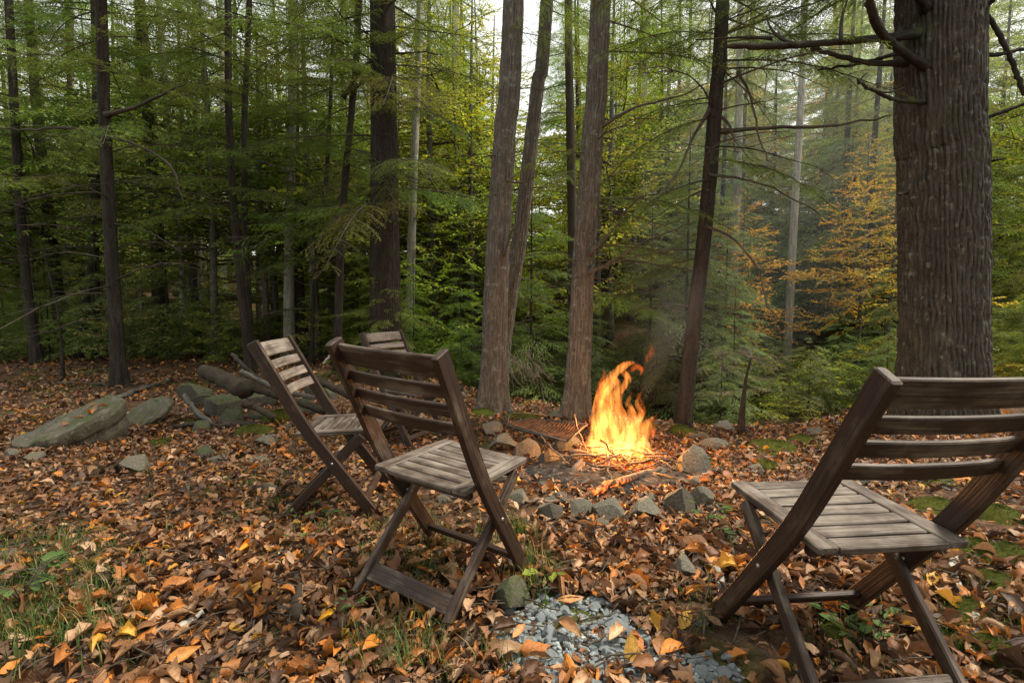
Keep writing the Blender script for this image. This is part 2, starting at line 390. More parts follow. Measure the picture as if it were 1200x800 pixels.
# ------------------------------------------------------------------ foliage meshes
def rhomb(base, d, nrm, L, W):                 # many four-cornered leaflets at once
    s = np.cross(d, nrm); s /= np.linalg.norm(s, axis=1)[:, None] + 1e-9
    m = base + d * (L * .45)[:, None]
    v = np.stack([base, m + s * (W / 2)[:, None], base + d * L[:, None], m - s * (W / 2)[:, None]], 1).reshape(-1, 3)
    return v, np.arange(len(v)).reshape(-1, 4)
def unit(a): return a / (np.linalg.norm(a, axis=-1, keepdims=True) + 1e-9)

def hemlock_bough(L, r, fine=True, dense=1.0, droop=.22, wood=True):
    """flat drooping spray: axis along +X, twigs in its plane, short needles on every twig"""
    mb = MB(); B = []; D = []; LL = []; WW = []; CC = []
    n = 12; s = np.linspace(0, 1, n); wob = r.normal(0, .03, 3)
    ax = np.stack([L * s, L * (.05 * np.sin(3 * s + wob[0] * 30) + wob[1] * s), -droop * L * s ** 2 + .03 * L * np.sin(5 * s + wob[2] * 40) * s], 1)
    if wood: madd(mb, tube(ax, np.linspace(.010, .002, n) * (L / 1.4) ** .7, 5 if fine else 3, False), 1)
    ns = int(L / (.052 if fine else .066) * dense)
    for k in range(ns):
        t = .10 + .9 * (k + r.random()) / ns
        if r.random() < .10: continue
        p = np.array([np.interp(t, s, ax[:, c]) for c in range(3)])
        sg = 1 if k % 2 else -1; ang = R(r.uniform(42, 66)) * sg
        ln = (L * .44 * (1 - t) ** .75 + .07) * r.uniform(.55, 1.15) * min(1, .35 + t / .2)
        m = 6; q = np.linspace(0, 1, m)
        cur = ang * (1 - .25 * q)
        d = np.stack([np.cos(cur), np.sin(cur), -.12 - .5 * q + r.normal(0, .14)], 1); d = unit(d)
        tw = p + np.concatenate([[np.zeros(3)], np.cumsum(d[:-1] * (ln / (m - 1)), 0)])
        if wood and fine: madd(mb, tube(tw, np.linspace(.0035, .001, m), 3, False), 1)
        shade = r.uniform(.6, 1.3); nt = max(2, int(ln / (.026 if fine else .042)))
        for j in range(nt):
            a = (j + .6) / nt; b = np.array([np.interp(a, q, tw[:, c]) for c in range(3)]); dd = unit(np.array([np.interp(a, q, d[:, c]) for c in range(3)]))
            sd = 1 if j % 2 else -1; rt = R(r.uniform(35, 60)) * sd
            d2 = unit(np.array([dd[0] * math.cos(rt) - dd[1] * math.sin(rt), dd[0] * math.sin(rt) + dd[1] * math.cos(rt), dd[2] - .15 + r.normal(0, .18)]))
            l2 = (.32 * ln * (1 - a) + .035) * r.uniform(.6, 1.2)
            tip = .25 if r.random() < .5 else 0
            if fine:
                k2 = max(2, int(l2 / .011)); e = (np.arange(k2) + .5) / k2
                bb = b + d2 * (e * l2)[:, None] + np.array([0, 0, -.25]) * (e ** 2 * l2)[:, None]
                for ss in (1, -1):
                    a2 = R(62) * ss
                    dn = np.array([d2[0] * math.cos(a2) - d2[1] * math.sin(a2), d2[0] * math.sin(a2) + d2[1] * math.cos(a2), d2[2] - .1])
                    B.append(bb); D.append(unit(dn + r.normal(0, .2, (k2, 3)))); LL.append(r.uniform(.013, .021, k2)); WW.append(r.uniform(.0045, .0065, k2))
                    CC.append(shade * (1 + tip * e) * r.uniform(.85, 1.15, k2))
            else:
                k2 = 2 if l2 > .06 else 1
                bb = b + d2 * (np.arange(k2) / k2 * l2)[:, None]
                B.append(bb); D.append(unit(d2 + r.normal(0, .15, (k2, 3)))); LL.append(np.full(k2, l2 / k2 * 1.25 + .012)); WW.append(r.uniform(.018, .032, k2)); CC.append(np.full(k2, shade * (1 + tip)) * r.uniform(.85, 1.15, k2))
    B = np.concatenate(B); D = np.concatenate(D); LL = np.concatenate(LL); WW = np.concatenate(WW); CC = np.concatenate(CC)
    nr = unit(np.array([0, 0, 1.]) + r.normal(0, .35, B.shape)); v, f = rhomb(B, D, nr, LL, WW)
    c = np.repeat(CC, 4)[:, None] * np.array([1, 1, 1, 0]) + np.array([0, 0, 0, 1]); mb.add(v, f, 0, c)
    return mb
def leaf_bough(L, r, nleaf=90, size=.065, flat=.5, wood=True):
    """broad-leaved spray: forked twigs carrying folded oval leaves in loose layers"""
    mb = MB(); n = 8; s = np.linspace(0, 1, n)
    ax = np.stack([L * s, L * .08 * np.sin(4 * s + r.uniform(0, 6)), L * .06 * np.sin(3 * s + r.uniform(0, 6)) - .1 * L * s * s], 1)
    if wood: madd(mb, tube(ax, np.linspace(.010, .002, n) * L, 4, False), 1)
    tw = [(ax, 1.)]
    for k in range(7):
        t = r.uniform(.15, .95); p = np.array([np.interp(t, s, ax[:, c]) for c in range(3)]); a = R(r.uniform(25, 70)) * (1 if k % 2 else -1)
        d = unit(np.array([math.cos(a), math.sin(a), r.normal(0, .25)])); ln = L * (.2 + .4 * (1 - t)) * r.uniform(.7, 1.2)
        q = p + d * (ln * np.linspace(0, 1, 5))[:, None] + np.array([0, 0, -.12]) * (ln * np.linspace(0, 1, 5) ** 2)[:, None]
        if wood: madd(mb, tube(q, np.linspace(.004, .0015, 5) * L, 3, False), 1)
        tw.append((q, ln / L))
    w = np.array([x[1] for x in tw]); w /= w.sum()
    B = []; D = []
    for k in range(nleaf):
        q, _ = tw[r.choice(len(tw), p=w)]; t = r.uniform(.12, 1) * (len(q) - 1); i = min(int(t), len(q) - 2)
        B.append(q[i] + (q[i + 1] - q[i]) * (t - i)); a = r.uniform(-1.3, 1.3); dd = unit(q[-1] - q[0])
        D.append([dd[0] * math.cos(a) - dd[1] * math.sin(a), dd[0] * math.sin(a) + dd[1] * math.cos(a), r.normal(-.25, .3)])
    B = np.array(B); D = unit(np.array(D)); nr = unit(np.array([0, 0, 1.]) + r.normal(0, flat, B.shape))
    sd = unit(np.cross(D, nr)); up = np.cross(sd, D); sz = size * r.uniform(.6, 1.25, len(B))
    st = [(.0, .0), (.3, .30), (.65, .26), (1., .0)]
    cl = np.stack([B + D * (a * sz)[:, None] - up * (.12 * a * a * sz)[:, None] for a, _ in st], 1)
    e1 = np.stack([cl[:, i] + (sd * .9 + up * .35) * (wd * sz)[:, None] for i, (_, wd) in ((1, st[1]), (2, st[2]))], 1)
    e2 = np.stack([cl[:, i] + (-sd * .9 + up * .35) * (wd * sz)[:, None] for i, (_, wd) in ((1, st[1]), (2, st[2]))], 1)
    v = np.concatenate([cl, e1, e2], 1); o = np.arange(len(B))[:, None] * 8
    f = np.concatenate([o + np.array([[0, 4, 5, 3]]), o + np.array([[0, 3, 7, 6]])]) if False else np.concatenate([o + np.array([[1, 4, 5, 2]]), o + np.array([[1, 2, 7, 6]])])
    tr = np.concatenate([o + np.array([[0, 4, 1]]), o + np.array([[0, 1, 6]]), o + np.array([[2, 5, 3]]), o + np.array([[2, 3, 7]])])
    c = np.repeat(r.uniform(.65, 1.3, len(B)), 8)[:, None] * np.array([1, 1, 1, 0]) + np.array([0, 0, 0, 1])
    c[:, 0] *= np.repeat(r.uniform(.8, 1.25, len(B)), 8)
    n0 = mb.n; mb.add(v.reshape(-1, 3), f, 0, c); mb.f.append(tr + n0); mb.m.append(np.zeros(len(tr)))
    return mb
def arrays(mb):
    return np.concatenate(mb.v), mb.f, mb.m, np.concatenate(mb.c)
def bake(mb, arr, Mx):                         # add a transformed copy of another builder's arrays
    v, fs, ms, c = arr; n0 = mb.n
    mb.v.append(v @ Mx[:3, :3].T + Mx[:3, 3]); mb.c.append(c); mb.g.append(v); mb.n += len(v)
    for f, m in zip(fs, ms): mb.f.append(f + n0); mb.m.append(m)
def xform(loc, az, pitch, roll, sc):
    m = Matrix.Translation(Vector(loc)) @ Matrix.Rotation(az, 4, 'Z') @ Matrix.Rotation(-pitch, 4, 'Y') @ Matrix.Rotation(roll, 4, 'X') @ Matrix.Diagonal((sc, sc, sc, 1))
    return np.array(m)
FB = [hemlock_bough(L, rng, True, d, dr).mesh('hemlock_bough', [M['needle'], M['twig']]) for L, d, dr in ((1.5, 1.1, .16), (1.5, .9, .24), (1.3, 1., .30), (1.7, .8, .20))]
FBL = [1.5, 1.5, 1.3, 1.7]
_cs = [arrays(hemlock_bough(1.0, rng, False, 1.1, .22)) for _ in range(4)]
_cb = [(v * .5, f, m, c) for v, f, m, c in (arrays(hemlock_bough(2.0, rng, False, 1.15, .22)) for _ in range(4))]
_lb = [arrays(leaf_bough(1.0, rng, 230, .036)) for _ in range(4)]
_ls = [arrays(leaf_bough(1.0, rng, 110, .075)) for _ in range(4)]
def hemlock_crown(Ht, z0, nb, Lmax, r, arrs=_cb, sc=1.0, up=.0):
    mb = MB()
    for k in range(nb):
        t = (k + r.random()) / nb; z = z0 + (Ht - z0) * t
        L = (Lmax * (1 - t) ** .8 + .25) * r.uniform(.65, 1.15)
        az = k * 2.399 + r.uniform(-.5, .5)
        bake(mb, arrs[r.integers(len(arrs))], xform((0, 0, z), az, r.uniform(-.25, .18) + up, r.normal(0, .15), L))
    return mb
def trunk_mesh(Ht, r0, r, seg=10, name='trunk', mat=None, lean=.02):
    n = 14; z = np.linspace(-.25, Ht, n); a = r.uniform(0, 6, 2)
    p = np.stack([lean * Ht * (np.sin(z * .5 + a[0]) - math.sin(a[0])) * .3, lean * Ht * (np.sin(z * .4 + a[1]) - math.sin(a[1])) * .3, z], 1)
    rad = r0 * (1 - .85 * np.clip(z / Ht, 0, 1)) * (1 + .5 * np.exp(-np.clip(z + .1, 0, 9) / .2))
    mb = MB(); madd(mb, tube(p, rad, seg, True, .08, 4)); return mb.mesh(name, mat)

CROWN = [hemlock_crown(h, z0, nb, lm, rng).mesh('crown', [M['needle'], M['twig']]) for h, z0, nb, lm in ((11, 1.6, 66, 2.5), (13, 2.6, 64, 2.8), (9, 1.0, 60, 2.2))]
CTR = [trunk_mesh(h, r0, rng, mat=M['dark_bark']) for h, r0 in ((11, .11), (13, .15), (9, .09))]
SAP = [hemlock_crown(h, .15, nb, lm, rng, _cb).mesh('crown', [M['needle'], M['twig']]) for h, nb, lm in ((2.6, 38, 1.1), (1.7, 30, .95), (3.6, 46, 1.35))]
STR = [trunk_mesh(h, r0, rng, 6, mat=M['dark_bark']) for h, r0 in ((2.6, .022), (1.7, .016), (3.6, .03))]
DEC = [hemlock_crown(h, z0, nb, lm, rng, _lb, up=.25).mesh('crown', [M['broadleaf'], M['twig']]) for h, z0, nb, lm in ((8, 2.0, 70, 2.4), (10, 3.2, 70, 2.8))]
DTR = [trunk_mesh(h, r0, rng, 8, mat=M['brown_bark'], lean=.015) for h, r0 in ((8, .08), (10, .11), (5, .045))]
SHR = [hemlock_crown(h, .05, nb, lm, rng, _ls, up=.5).mesh('foliage', [M['broadleaf'], M['twig']]) for h, nb, lm in ((1.1, 22, .75), (.8, 18, .65), (1.6, 28, .9))]

GREEN = (.118, .165, .034, 1); LGREEN = (.17, .215, .04, 1); DGREEN = (.075, .10, .024, 1); BLUEG = (.12, .165, .06, 1)
YGREEN = (.24, .28, .04, 1); YELLOW = (.38, .28, .045, 1); ORANGE = (.40, .17, .035, 1); PINK = (.34, .17, .09, 1)
def tree(name, label, cat, group, trunk, crown, x, y, s, col, rz=None, tmat=None):
    t = thing(name, label, cat, (x, y, hz(x, y)), rng.uniform(0, 6.28) if rz is None else rz, group); t.scale = (s, s, s)
    link('trunk', trunk, t); c = link('crown', crown, t); c.color = tuple(np.array(col) * np.append(rng.uniform(.85, 1.15, 3), 1))
    return t

# ------------------------------------------------------------------ the named trunks
def furrow(p, ring, k, zk, amp):
    """bark relief: plates parted by narrow upright furrows"""
    q = np.stack([p[:, 0] * k, p[:, 1] * k, p[:, 2] * zk], 1)
    w = np.stack([fbm(q * .6 + 5, 2), fbm(q * .6 + 31, 2), 0 * q[:, 0]], 1) - .5
    a = np.abs(2 * vnoise(q + w * 1.6) - 1); b = np.abs(2 * vnoise(q * 2.3 + w * 2 + 40) - 1)
    return amp * (sstep(0, .42, a) * .75 + sstep(0, .5, b) * .45 - .7 + .35 * (fbm(q * 4, 2) - .5))
def ridges(a, h, R0, spacing, amp):
    """long braided ridges with deep furrows, broken crosswise here and there"""
    A, Z = np.broadcast_arrays(a[None, :], h[:, None]); sh = A.shape; A = A.ravel(); Z = Z.ravel()
    q = np.stack([np.cos(A) * R0 * 5, np.sin(A) * R0 * 5, Z * 1.5], 1); N = round(2 * PI * R0 / spacing)
    ph = N * A / 2 + 4.0 * (fbm(q * [1, 1, .6], 3) - .5) + 2.6 * (vnoise(q * [2.2, 2.2, 4.5] + 20) - .5)
    s = np.abs(np.sin(ph)); w = .10 + .3 * vnoise(q * 1.3 + 7)
    r = sstep(0, .75, s - w * .5); cr = sstep(.0, .33, np.abs(2 * vnoise(np.stack([q[:, 0] * 2.6, q[:, 1] * 2.6, Z * 9 + .8 * A], 1)) - 1))
    fine = fbm(np.stack([q[:, 0] * 7, q[:, 1] * 7, Z * 18], 1), 3) - .5
    return (amp * (r * (.35 + .65 * cr) - .6 + .32 * fine * (.4 + r))).reshape(sh)
def bark_trunk(path, rad, seg, k, zk, amp, flare=.5, flare_h=.25, roots=5, ph=0.):
    path = np.asarray(path); n = len(path); t, u, w = frames(path); a = np.linspace(0, 2 * PI, seg, endpoint=False)
    ring = np.cos(a)[None, :, None] * u[:, None] + np.sin(a)[None, :, None] * w[:, None]
    h = path[:, 2] - path[0, 2] - .15
    fl = flare * np.exp(-np.clip(h, -.2, 99) / flare_h)[:, None] * (.75 + .55 * np.cos(roots * a + ph + 1.3 * np.sin(a))[None, :])
    r = rad[:, None] * (1 + fl) * (1 + .06 * np.cos(2 * a + h[:, None] * .5))
    P = path[:, None] + ring * r[:, :, None]
    cylp = (ring * np.mean(rad) + path[:, None] * np.array([0, 0, 1])).reshape(-1, 3)
    if zk < 0: P = P + ring * ridges(a, path[:, 2], float(np.mean(rad)), k, amp)[:, :, None]
    else: P = P + ring * furrow(cylp, None, k, zk, amp).reshape(n, seg, 1)
    i = np.arange(n - 1)[:, None] * seg; j = np.arange(seg)[None, :]; kk = (j + 1) % seg
    q = np.stack([i + j, i + kk, i + seg + kk, i + seg + j], -1).reshape(-1, 4)
    g = np.stack([cylp[:, 2], cylp[:, 0], cylp[:, 1]], 1)
    return P.reshape(-1, 3), [q, (np.arange(seg) + (n - 1) * seg)[None, :]], g
def stem_path(pix, d, top):
    """points of a trunk from its foot (last pixel) upward, carried on above the frame to height top"""
    P = [at(u, v, d) for u, v in pix][::-1]; P = np.array(P)
    P[0, 2] = hz(P[0, 0], P[0, 1])
    e = unit(P[-1] - P[-2]) ; e = unit(e * np.array([.6, .6, 1])); 
    if P[-1][2] < top: P = np.vstack([P, P[-1] + e * (top - P[-1][2]) / e[2]])
    P = np.vstack([P[0] - [0, 0, .2], P]); return P
TREES = {}
def named_tree(key, label, pix, d, wpx, mat, top, seg, rings, bark, group=None, cat='tree', name='tree', flare=.65, fh=.24, taper=.35, ph=0., dense_to=4.6):
    P = stem_path(pix, d, top); S = smooth_path(P, 400)
    z0 = P[1][2]; n1 = int(rings * .8)
    zz = np.concatenate([np.linspace(S[0][2], min(dense_to, top) + z0, n1), np.linspace(min(dense_to, top) + z0, top, rings - n1 + 1)[1:]])
    path = np.stack([np.interp(zz, S[:, 2], S[:, 0]), np.interp(zz, S[:, 2], S[:, 1]), zz], 1)
    base = np.array([P[1][0], P[1][1], z0]); r0 = wpx * px(d) / 2 * d / math.hypot(base[0], d)      # off-axis trunks look wider
    rad = r0 * (1 - taper * np.clip((zz - z0) / 4, 0, None) ** .8 * .5); rad = np.maximum(rad, r0 * .15)
    t = thing(name, label, cat, base, 0, group)
    mb = MB(); madd(mb, bark_trunk(path - base, rad, seg, *bark, flare=flare, flare_h=fh, ph=ph)); mb.build('trunk', M[mat], t)
    TREES[key] = (t, path, rad, base); return t
def on_tree(key, z):
    t, path, rad, base = TREES[key]; return np.array([np.interp(z, path[:, 2], path[:, c]) for c in range(3)]), float(np.interp(z, path[:, 2], rad))
def limb(key, pts, r0, r1, mat='twig', n=14, rn=.12, name='dead_branch', wob=.012, seg=7):
    """a branch through world points, a child of its tree"""
    t, path, rad, base = TREES[key]; S = smooth_path(pts, n); S = S + rng.normal(0, wob, S.shape) * np.linspace(0, 1, n)[:, None]
    mb = MB(); rr = np.linspace(r0, r1, n); rr = rr * (1 + .7 * np.exp(-np.arange(n) / (.07 * n))); rr[-1] *= .55; madd(mb, tube(S - base, rr, seg, True, rn, 9))
    return mb, S, t
def bough(key, z, az, L, col=GREEN, pitch=-.05, which=None, mesh=None, roll=None):
    t, path, rad, base = TREES[key]; p, r = on_tree(key, z); k = rng.integers(len(FB)) if which is None else which
    me = FB[k] if mesh is None else mesh; ln = FBL[k] if mesh is None else 1.2
    o = link('bough', me, t, p - base, (rng.normal(0, .15) if roll is None else roll, -pitch, az), L / ln)
    o.color = tuple(np.array(col) * np.append(rng.uniform(.85, 1.2, 3), 1)); return o
def boughs(key, z0, z1, n, L0, L1, col=GREEN, az=(0, 6.28), pitch=(-.25, .1)):
    for k in range(n):
        t = (k + rng.random()) / n
        bough(key, z0 + (z1 - z0) * t, rng.uniform(*az), L0 + (L1 - L0) * t * rng.uniform(.75, 1.2), col, rng.uniform(*pitch))
def dead_twigs(key, z0, z1, n, L, mat='twig', az=(0, 6.28), droop=.25, fork=3):
    t, path, rad, base = TREES[key]
    for k in range(n):
        z = rng.uniform(z0, z1); p, r = on_tree(key, z); a = rng.uniform(*az); l = L * rng.uniform(.5, 1.2)
        d = np.array([math.cos(a), math.sin(a), rng.uniform(-.15, .35)]); s = np.linspace(0, 1, 9)[:, None]
        side = np.array([-d[1], d[0], 0]); c = p + d * r * .6 + d * l * s + np.array([0, 0, -droop * l]) * s ** 2 + side * l * rng.normal(0, .1) * np.sin(3 * s) + rng.normal(0, .012, (9, 3)) * s
        mb = MB(); madd(mb, tube(c - base, np.linspace(.009, .0025, 9) * (.6 + .4 * l), 5, True))
        for j in range(fork):
            i = rng.integers(2, 8); b = c[i]; a2 = a + rng.choice([-1, 1]) * rng.uniform(.5, 1.1); l2 = l * rng.uniform(.15, .45)
            q = b + np.array([math.cos(a2), math.sin(a2), rng.uniform(-.4, .2)]) * l2 * np.linspace(0, 1, 6)[:, None] + rng.normal(0, .008, (6, 3)) * np.linspace(0, 1, 6)[:, None]
            madd(mb, tube(q - base, np.linspace(.004, .0012, 6), 4, True))
        mb.build('dead_branch', M[mat], t)

FUR, FINE = (.026, -1, .0085), (44., 10., .004)
named_tree('R', 'massive dark furrowed trunk behind the right chair, widest tree in the photo', [(1101, 0), (1104, 200), (1105, 440), (1106, 492)], 4.5, 105, 'big_bark', 13, 500, 310, (.038, -1, .022), flare=.40, fh=.35, taper=.1)
named_tree('K', 'straight grey-brown trunk left of the flames with a thinner trunk leaning behind it', [(602, 0), (592, 150), (583, 300), (577, 468)], 5.35, 29, 'brown_bark', 13, 150, 190, FUR, 'tall bare trunks behind the fire', ph=1)
named_tree('L', 'slimmer leaning trunk crossing behind the base of the grey-brown trunk', [(641, 0), (630, 100), (610, 270), (590, 400), (584, 462)], 5.85, 18, 'brown_bark', 13, 120, 160, FUR, 'tall bare trunks behind the fire', ph=2)
named_tree('N', 'tall brown trunk standing directly behind the grill with mossy foot', [(704, 0), (695, 150), (683, 330), (676, 480)], 4.95, 27, 'brown_bark', 13, 150, 190, FUR, 'tall bare trunks behind the fire', ph=3, flare=.6)
named_tree('O', 'thin dark leaning trunk right of the flames with side branches', [(847, 0), (840, 100), (828, 250), (813, 380), (800, 492)], 4.75, 18, 'dark_bark', 12, 40, 130, FINE, flare=.5)
named_tree('M', 'thin mossy trunk between the two tall brown trunks', [(666, 0), (668, 130), (671, 300), (673, 440)], 8.2, 13, 'mossy_bark', 13, 28, 90, FINE)
named_tree('I', 'thick straight dark trunk rising behind the farthest chair', [(448, 0), (450, 150), (451, 300), (452, 425)], 7.6, 38, 'dark_bark', 14, 180, 170, FUR, flare=.35, ph=.5)
DL = 'dark slender trunks on the left'
named_tree('A', 'dark slender trunk nearest the left edge, leaning left at the top', [(10, 0), (18, 150), (30, 320), (43, 413)], 9.6, 14, 'dark_bark', 12, 28, 90, FINE, DL)
named_tree('B', 'dark trunk left of the flat boulder clearing, stoutest of the left group', [(118, 0), (122, 130), (131, 300), (140, 438)], 7.0, 19, 'dark_bark', 12, 36, 110, FINE, DL)
named_tree('Cc', 'dark trunk with curved foot just behind the stoutest left trunk', [(112, 60), (112, 180), (110, 290), (101, 350), (94, 408)], 10.3, 13, 'dark_bark', 12, 28, 100, FINE, DL)
named_tree('C2', 'straight dark trunk squeezed between the curved one and the stout one', [(113, 40), (111, 200), (111, 330), (113, 410)], 10.8, 13, 'dark_bark', 12, 28, 90, FINE, DL)
named_tree('D', 'dark pole trunk rising behind the top of the left chair, left of a crossing pair', [(267, 0), (268, 130), (277, 280), (293, 422)], 8.2, 11, 'dark_bark', 12, 28, 90, FINE, DL)
named_tree('E', 'dark pole trunk of the crossing pair, the one upright from foot to top', [(292, 0), (287, 120), (287, 260), (294, 415)], 8.8, 9, 'dark_bark', 12, 28, 90, FINE, DL)
named_tree('Hh', 'dark bending stem between the left chair and the thick dark trunk', [(419, 40), (412, 130), (401, 260), (394, 415)], 8.0, 10, 'dark_bark', 9, 28, 90, FINE, DL)
named_tree('G', 'thin dark sapling stem left of the bending stem', [(384, 185), (377, 260), (369, 330), (364, 412)], 9.4, 6, 'dark_bark', 6, 16, 60, FINE, DL)
named_tree('S', 'thin broken dead sapling left of the boulder clearing', [(47, 280), (60, 330), (70, 380), (73, 428)], 7.6, 5, 'dark_bark', 2.0, 16, 50, FINE, 'dead saplings', taper=2.4)
named_tree('T', 'small dark dead sapling right of the fire at the edge of the bank', [(881, 415), (875, 440), (871, 470), (868, 508)], 4.35, 8, 'dark_bark', .56, 16, 50, FINE, taper=6, group='dead saplings')
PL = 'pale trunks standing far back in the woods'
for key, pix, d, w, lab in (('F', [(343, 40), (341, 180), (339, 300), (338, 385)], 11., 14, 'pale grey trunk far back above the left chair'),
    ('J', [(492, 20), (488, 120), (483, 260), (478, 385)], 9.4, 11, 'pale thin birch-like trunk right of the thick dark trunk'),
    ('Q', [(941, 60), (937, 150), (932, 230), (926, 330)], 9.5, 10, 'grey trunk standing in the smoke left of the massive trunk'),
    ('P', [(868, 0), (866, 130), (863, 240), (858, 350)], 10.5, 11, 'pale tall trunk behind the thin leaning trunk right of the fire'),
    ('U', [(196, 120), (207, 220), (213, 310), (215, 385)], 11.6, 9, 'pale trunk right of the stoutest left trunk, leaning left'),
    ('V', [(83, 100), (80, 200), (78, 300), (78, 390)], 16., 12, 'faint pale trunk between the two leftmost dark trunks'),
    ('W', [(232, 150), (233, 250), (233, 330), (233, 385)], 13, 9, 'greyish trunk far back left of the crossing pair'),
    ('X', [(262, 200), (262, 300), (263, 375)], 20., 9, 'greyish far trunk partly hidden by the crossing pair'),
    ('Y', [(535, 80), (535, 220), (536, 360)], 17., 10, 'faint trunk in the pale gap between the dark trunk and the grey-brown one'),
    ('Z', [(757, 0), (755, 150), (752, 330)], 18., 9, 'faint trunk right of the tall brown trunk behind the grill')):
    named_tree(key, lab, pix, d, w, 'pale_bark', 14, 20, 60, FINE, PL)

# live boughs and dead side branches, tree by tree
for key, n, z0, z1 in (('A', 16, 2.4, 9), ('B', 16, 2.6, 9), ('Cc', 14, 2.5, 9), ('C2', 14, 2.2, 9), ('D', 18, 2.0, 9), ('E', 16, 2.0, 9), ('Hh', 16, 2.2, 7.5), ('G', 12, 1.2, 5)):
    boughs(key, z0 + .5, z1, n + 1, 1.7, 1.6, GREEN); boughs(key, 4.3, 7.5, 6, 2.2, 2.0, GREEN); dead_twigs(key, .8, 3.6, 11, 1.3)
boughs('I', 2.2, 10, 30, 2.3, 2.0, GREEN); dead_twigs('I', 1.0, 3.5, 6, .8)
boughs('M', 2.0, 9, 18, 1.1, 1.3, LGREEN); boughs('O', 2.2, 7, 12, 1.1, 1.3, GREEN); dead_twigs('O', 1.0, 3.6, 12, 1.3)
dead_twigs('N', 1.2, 3.4, 7, .9, az=(-1.2, 1.6)); dead_twigs('K', 1.4, 3.4, 5, .5); dead_twigs('L', 1.2, 3.4, 6, .6)
dead_twigs('S', .7, 1.8, 5, .4); dead_twigs('T', .3, .9, 7, .5, 'paletwig', fork=5); dead_twigs('B', 1.2, 2.6, 6, 1.6)
for key in ('K', 'L', 'N'): boughs(key, 5.5, 11, 10, 1.8, 1.4, LGREEN)
boughs('R', 4.2, 11, 14, 2.6, 2.0, GREEN)
for (key, u, v, az, L, pit, col) in (('I', 452, 75, -.3, 1.9, -.12, DGREEN), ('I', 452, 120, -.5, 1.7, -.2, DGREEN), ('I', 450, 30, -.2, 1.8, -.1, GREEN), ('I', 450, 55, -1.0, 1.5, -.1, GREEN), ('I', 451, 215, -1.3, 1.2, -.3, GREEN), ('I', 451, 240, 3.6, 1.3, -.25, GREEN),
    ('N', 690, 235, -.4, 1.3, .05, GREEN), ('N', 686, 290, .2, 1.4, .12, DGREEN), ('N', 690, 180, 3.4, .9, -.1, GREEN), ('N', 684, 340, .5, 1.3, -.1, GREEN),
    ('O', 846, 20, .2, 1.4, -.05, GREEN), ('O', 842, 70, -.3, 1.5, -.05, GREEN), ('O', 838, 120, 3.0, .9, -.1, GREEN), ('O', 845, 40, 3.3, 1.2, -.05, GREEN), ('O', 836, 150, .4, .8, -.2, DGREEN), ('O', 830, 210, 3.3, 1.2, -.25, GREEN), ('O', 822, 300, 3.0, 1.0, -.2, DGREEN),
    ('M', 668, 165, -1.0, .9, -.2, DGREEN), ('M', 668, 200, -2.0, 1.0, -.25, GREEN), ('M', 669, 120, 2.8, .8, -.2, LGREEN), ('M', 670, 60, 0.2, .9, 0, LGREEN)):
    bough(key, at(u, v, TREES[key][3][1])[2], az, L, col, pit)
for key, u, v, az, L in (('N', 704, 20, .1, 1.4), ('N', 700, 60, -.4, 1.3), ('N', 702, -30, .5, 1.6), ('O', 847, -20, 3.3, 1.5), ('O', 847, -10, .3, 1.6), ('O', 846, 30, 2.6, 1.2), ('O', 845, 50, -.7, 1.3), ('K', 602, -20, .2, 1.0), ('K', 600, 40, -.3, .8), ('M', 667, 20, .6, 1.3), ('M', 667, 90, -.3, 1.1), ('M', 668, 140, 3.0, 1.0), ('R', 1101, -30, 3.3, 2.0), ('R', 1101, -60, 3.0, 2.2), ('R', 1101, -40, 2.6, 1.8), ('L', 640, 10, .3, 1.0)):
    bough(key, at(u, v, TREES[key][3][1])[2], az, L, GREEN, -.12)
# the big trunk's dead limbs, as drawn in the photo
def R_limb(pts, w0, w1, d0=4.45, d1=4.3, forks=()):
    d0 = max(d0, 4.38)
    P = np.array([at(u, v, d0 + (d1 - d0) * k / (len(pts) - 1)) for k, (u, v) in enumerate(pts)])
    mb, S, t = limb('R', P, w0 * px(4.4) / 2, w1 * px(4.4) / 2, n=30, wob=.005, rn=.2)
    for f in forks:
        q = np.array([at(u, v, d1 + .1 + .12 * k) for k, (u, v) in enumerate(f)]); q = smooth_path(q, 10)
        madd(mb, tube(q - TREES['R'][3], np.linspace(w1 * .8, 1.2, 10) * px(4.4) / 2, 6, True, .1, 9))
    mb.build('dead_branch', M['dark_bark'], t)
R_limb([(1075, 40), (1020, 46), (960, 51), (905, 55), (853, 54)], 8, 6, 4.3, 3.9, [[(935, 54), (915, 45), (903, 33), (898, 18)], [(905, 45), (870, 44), (815, 47)], [(985, 50), (987, 20), (995, -5)]])
R_limb([(1088, 80), (1060, 62), (1035, 42), (1022, 15), (1018, -12)], 9, 8, 4.15, 3.9)
R_limb([(1062, 74), (1020, 74), (985, 66), (950, 57)], 6, 4, 4.3, 4.2)
R_limb([(1055, 62), (1010, 74), (960, 82)], 4, 2.5, 4.4, 4.4)
R_limb([(1084, 120), (1050, 117), (1022, 105), (1004, 95)], 5, 3, 4.1, 3.9, [[(1015, 102), (1009, 93), (1016, 86)], [(1030, 108), (1045, 108), (1060, 102)]])
R_limb([(1085, 12), (1078, -2), (1065, -15)], 10, 8, 4.1, 4.0)
R_limb([(1140, 20), (1155, 8), (1172, -8)], 7, 5, 4.3, 4.2)
R_limb([(1142, 2), (1165, 30), (1185, 70), (1200, 112)], 6, 5, 4.4, 4.4)
R_limb([(1145, 63), (1170, 64), (1200, 57), (1225, 55)], 5, 4, 4.4, 4.4)
R_limb([(1138, 152), (1160, 137), (1195, 124), (1225, 115)], 5, 3, 4.2, 4.2)
R_limb([(1150, 188), (1165, 188), (1178, 186)], 3, 1.5, 4.2, 4.2)
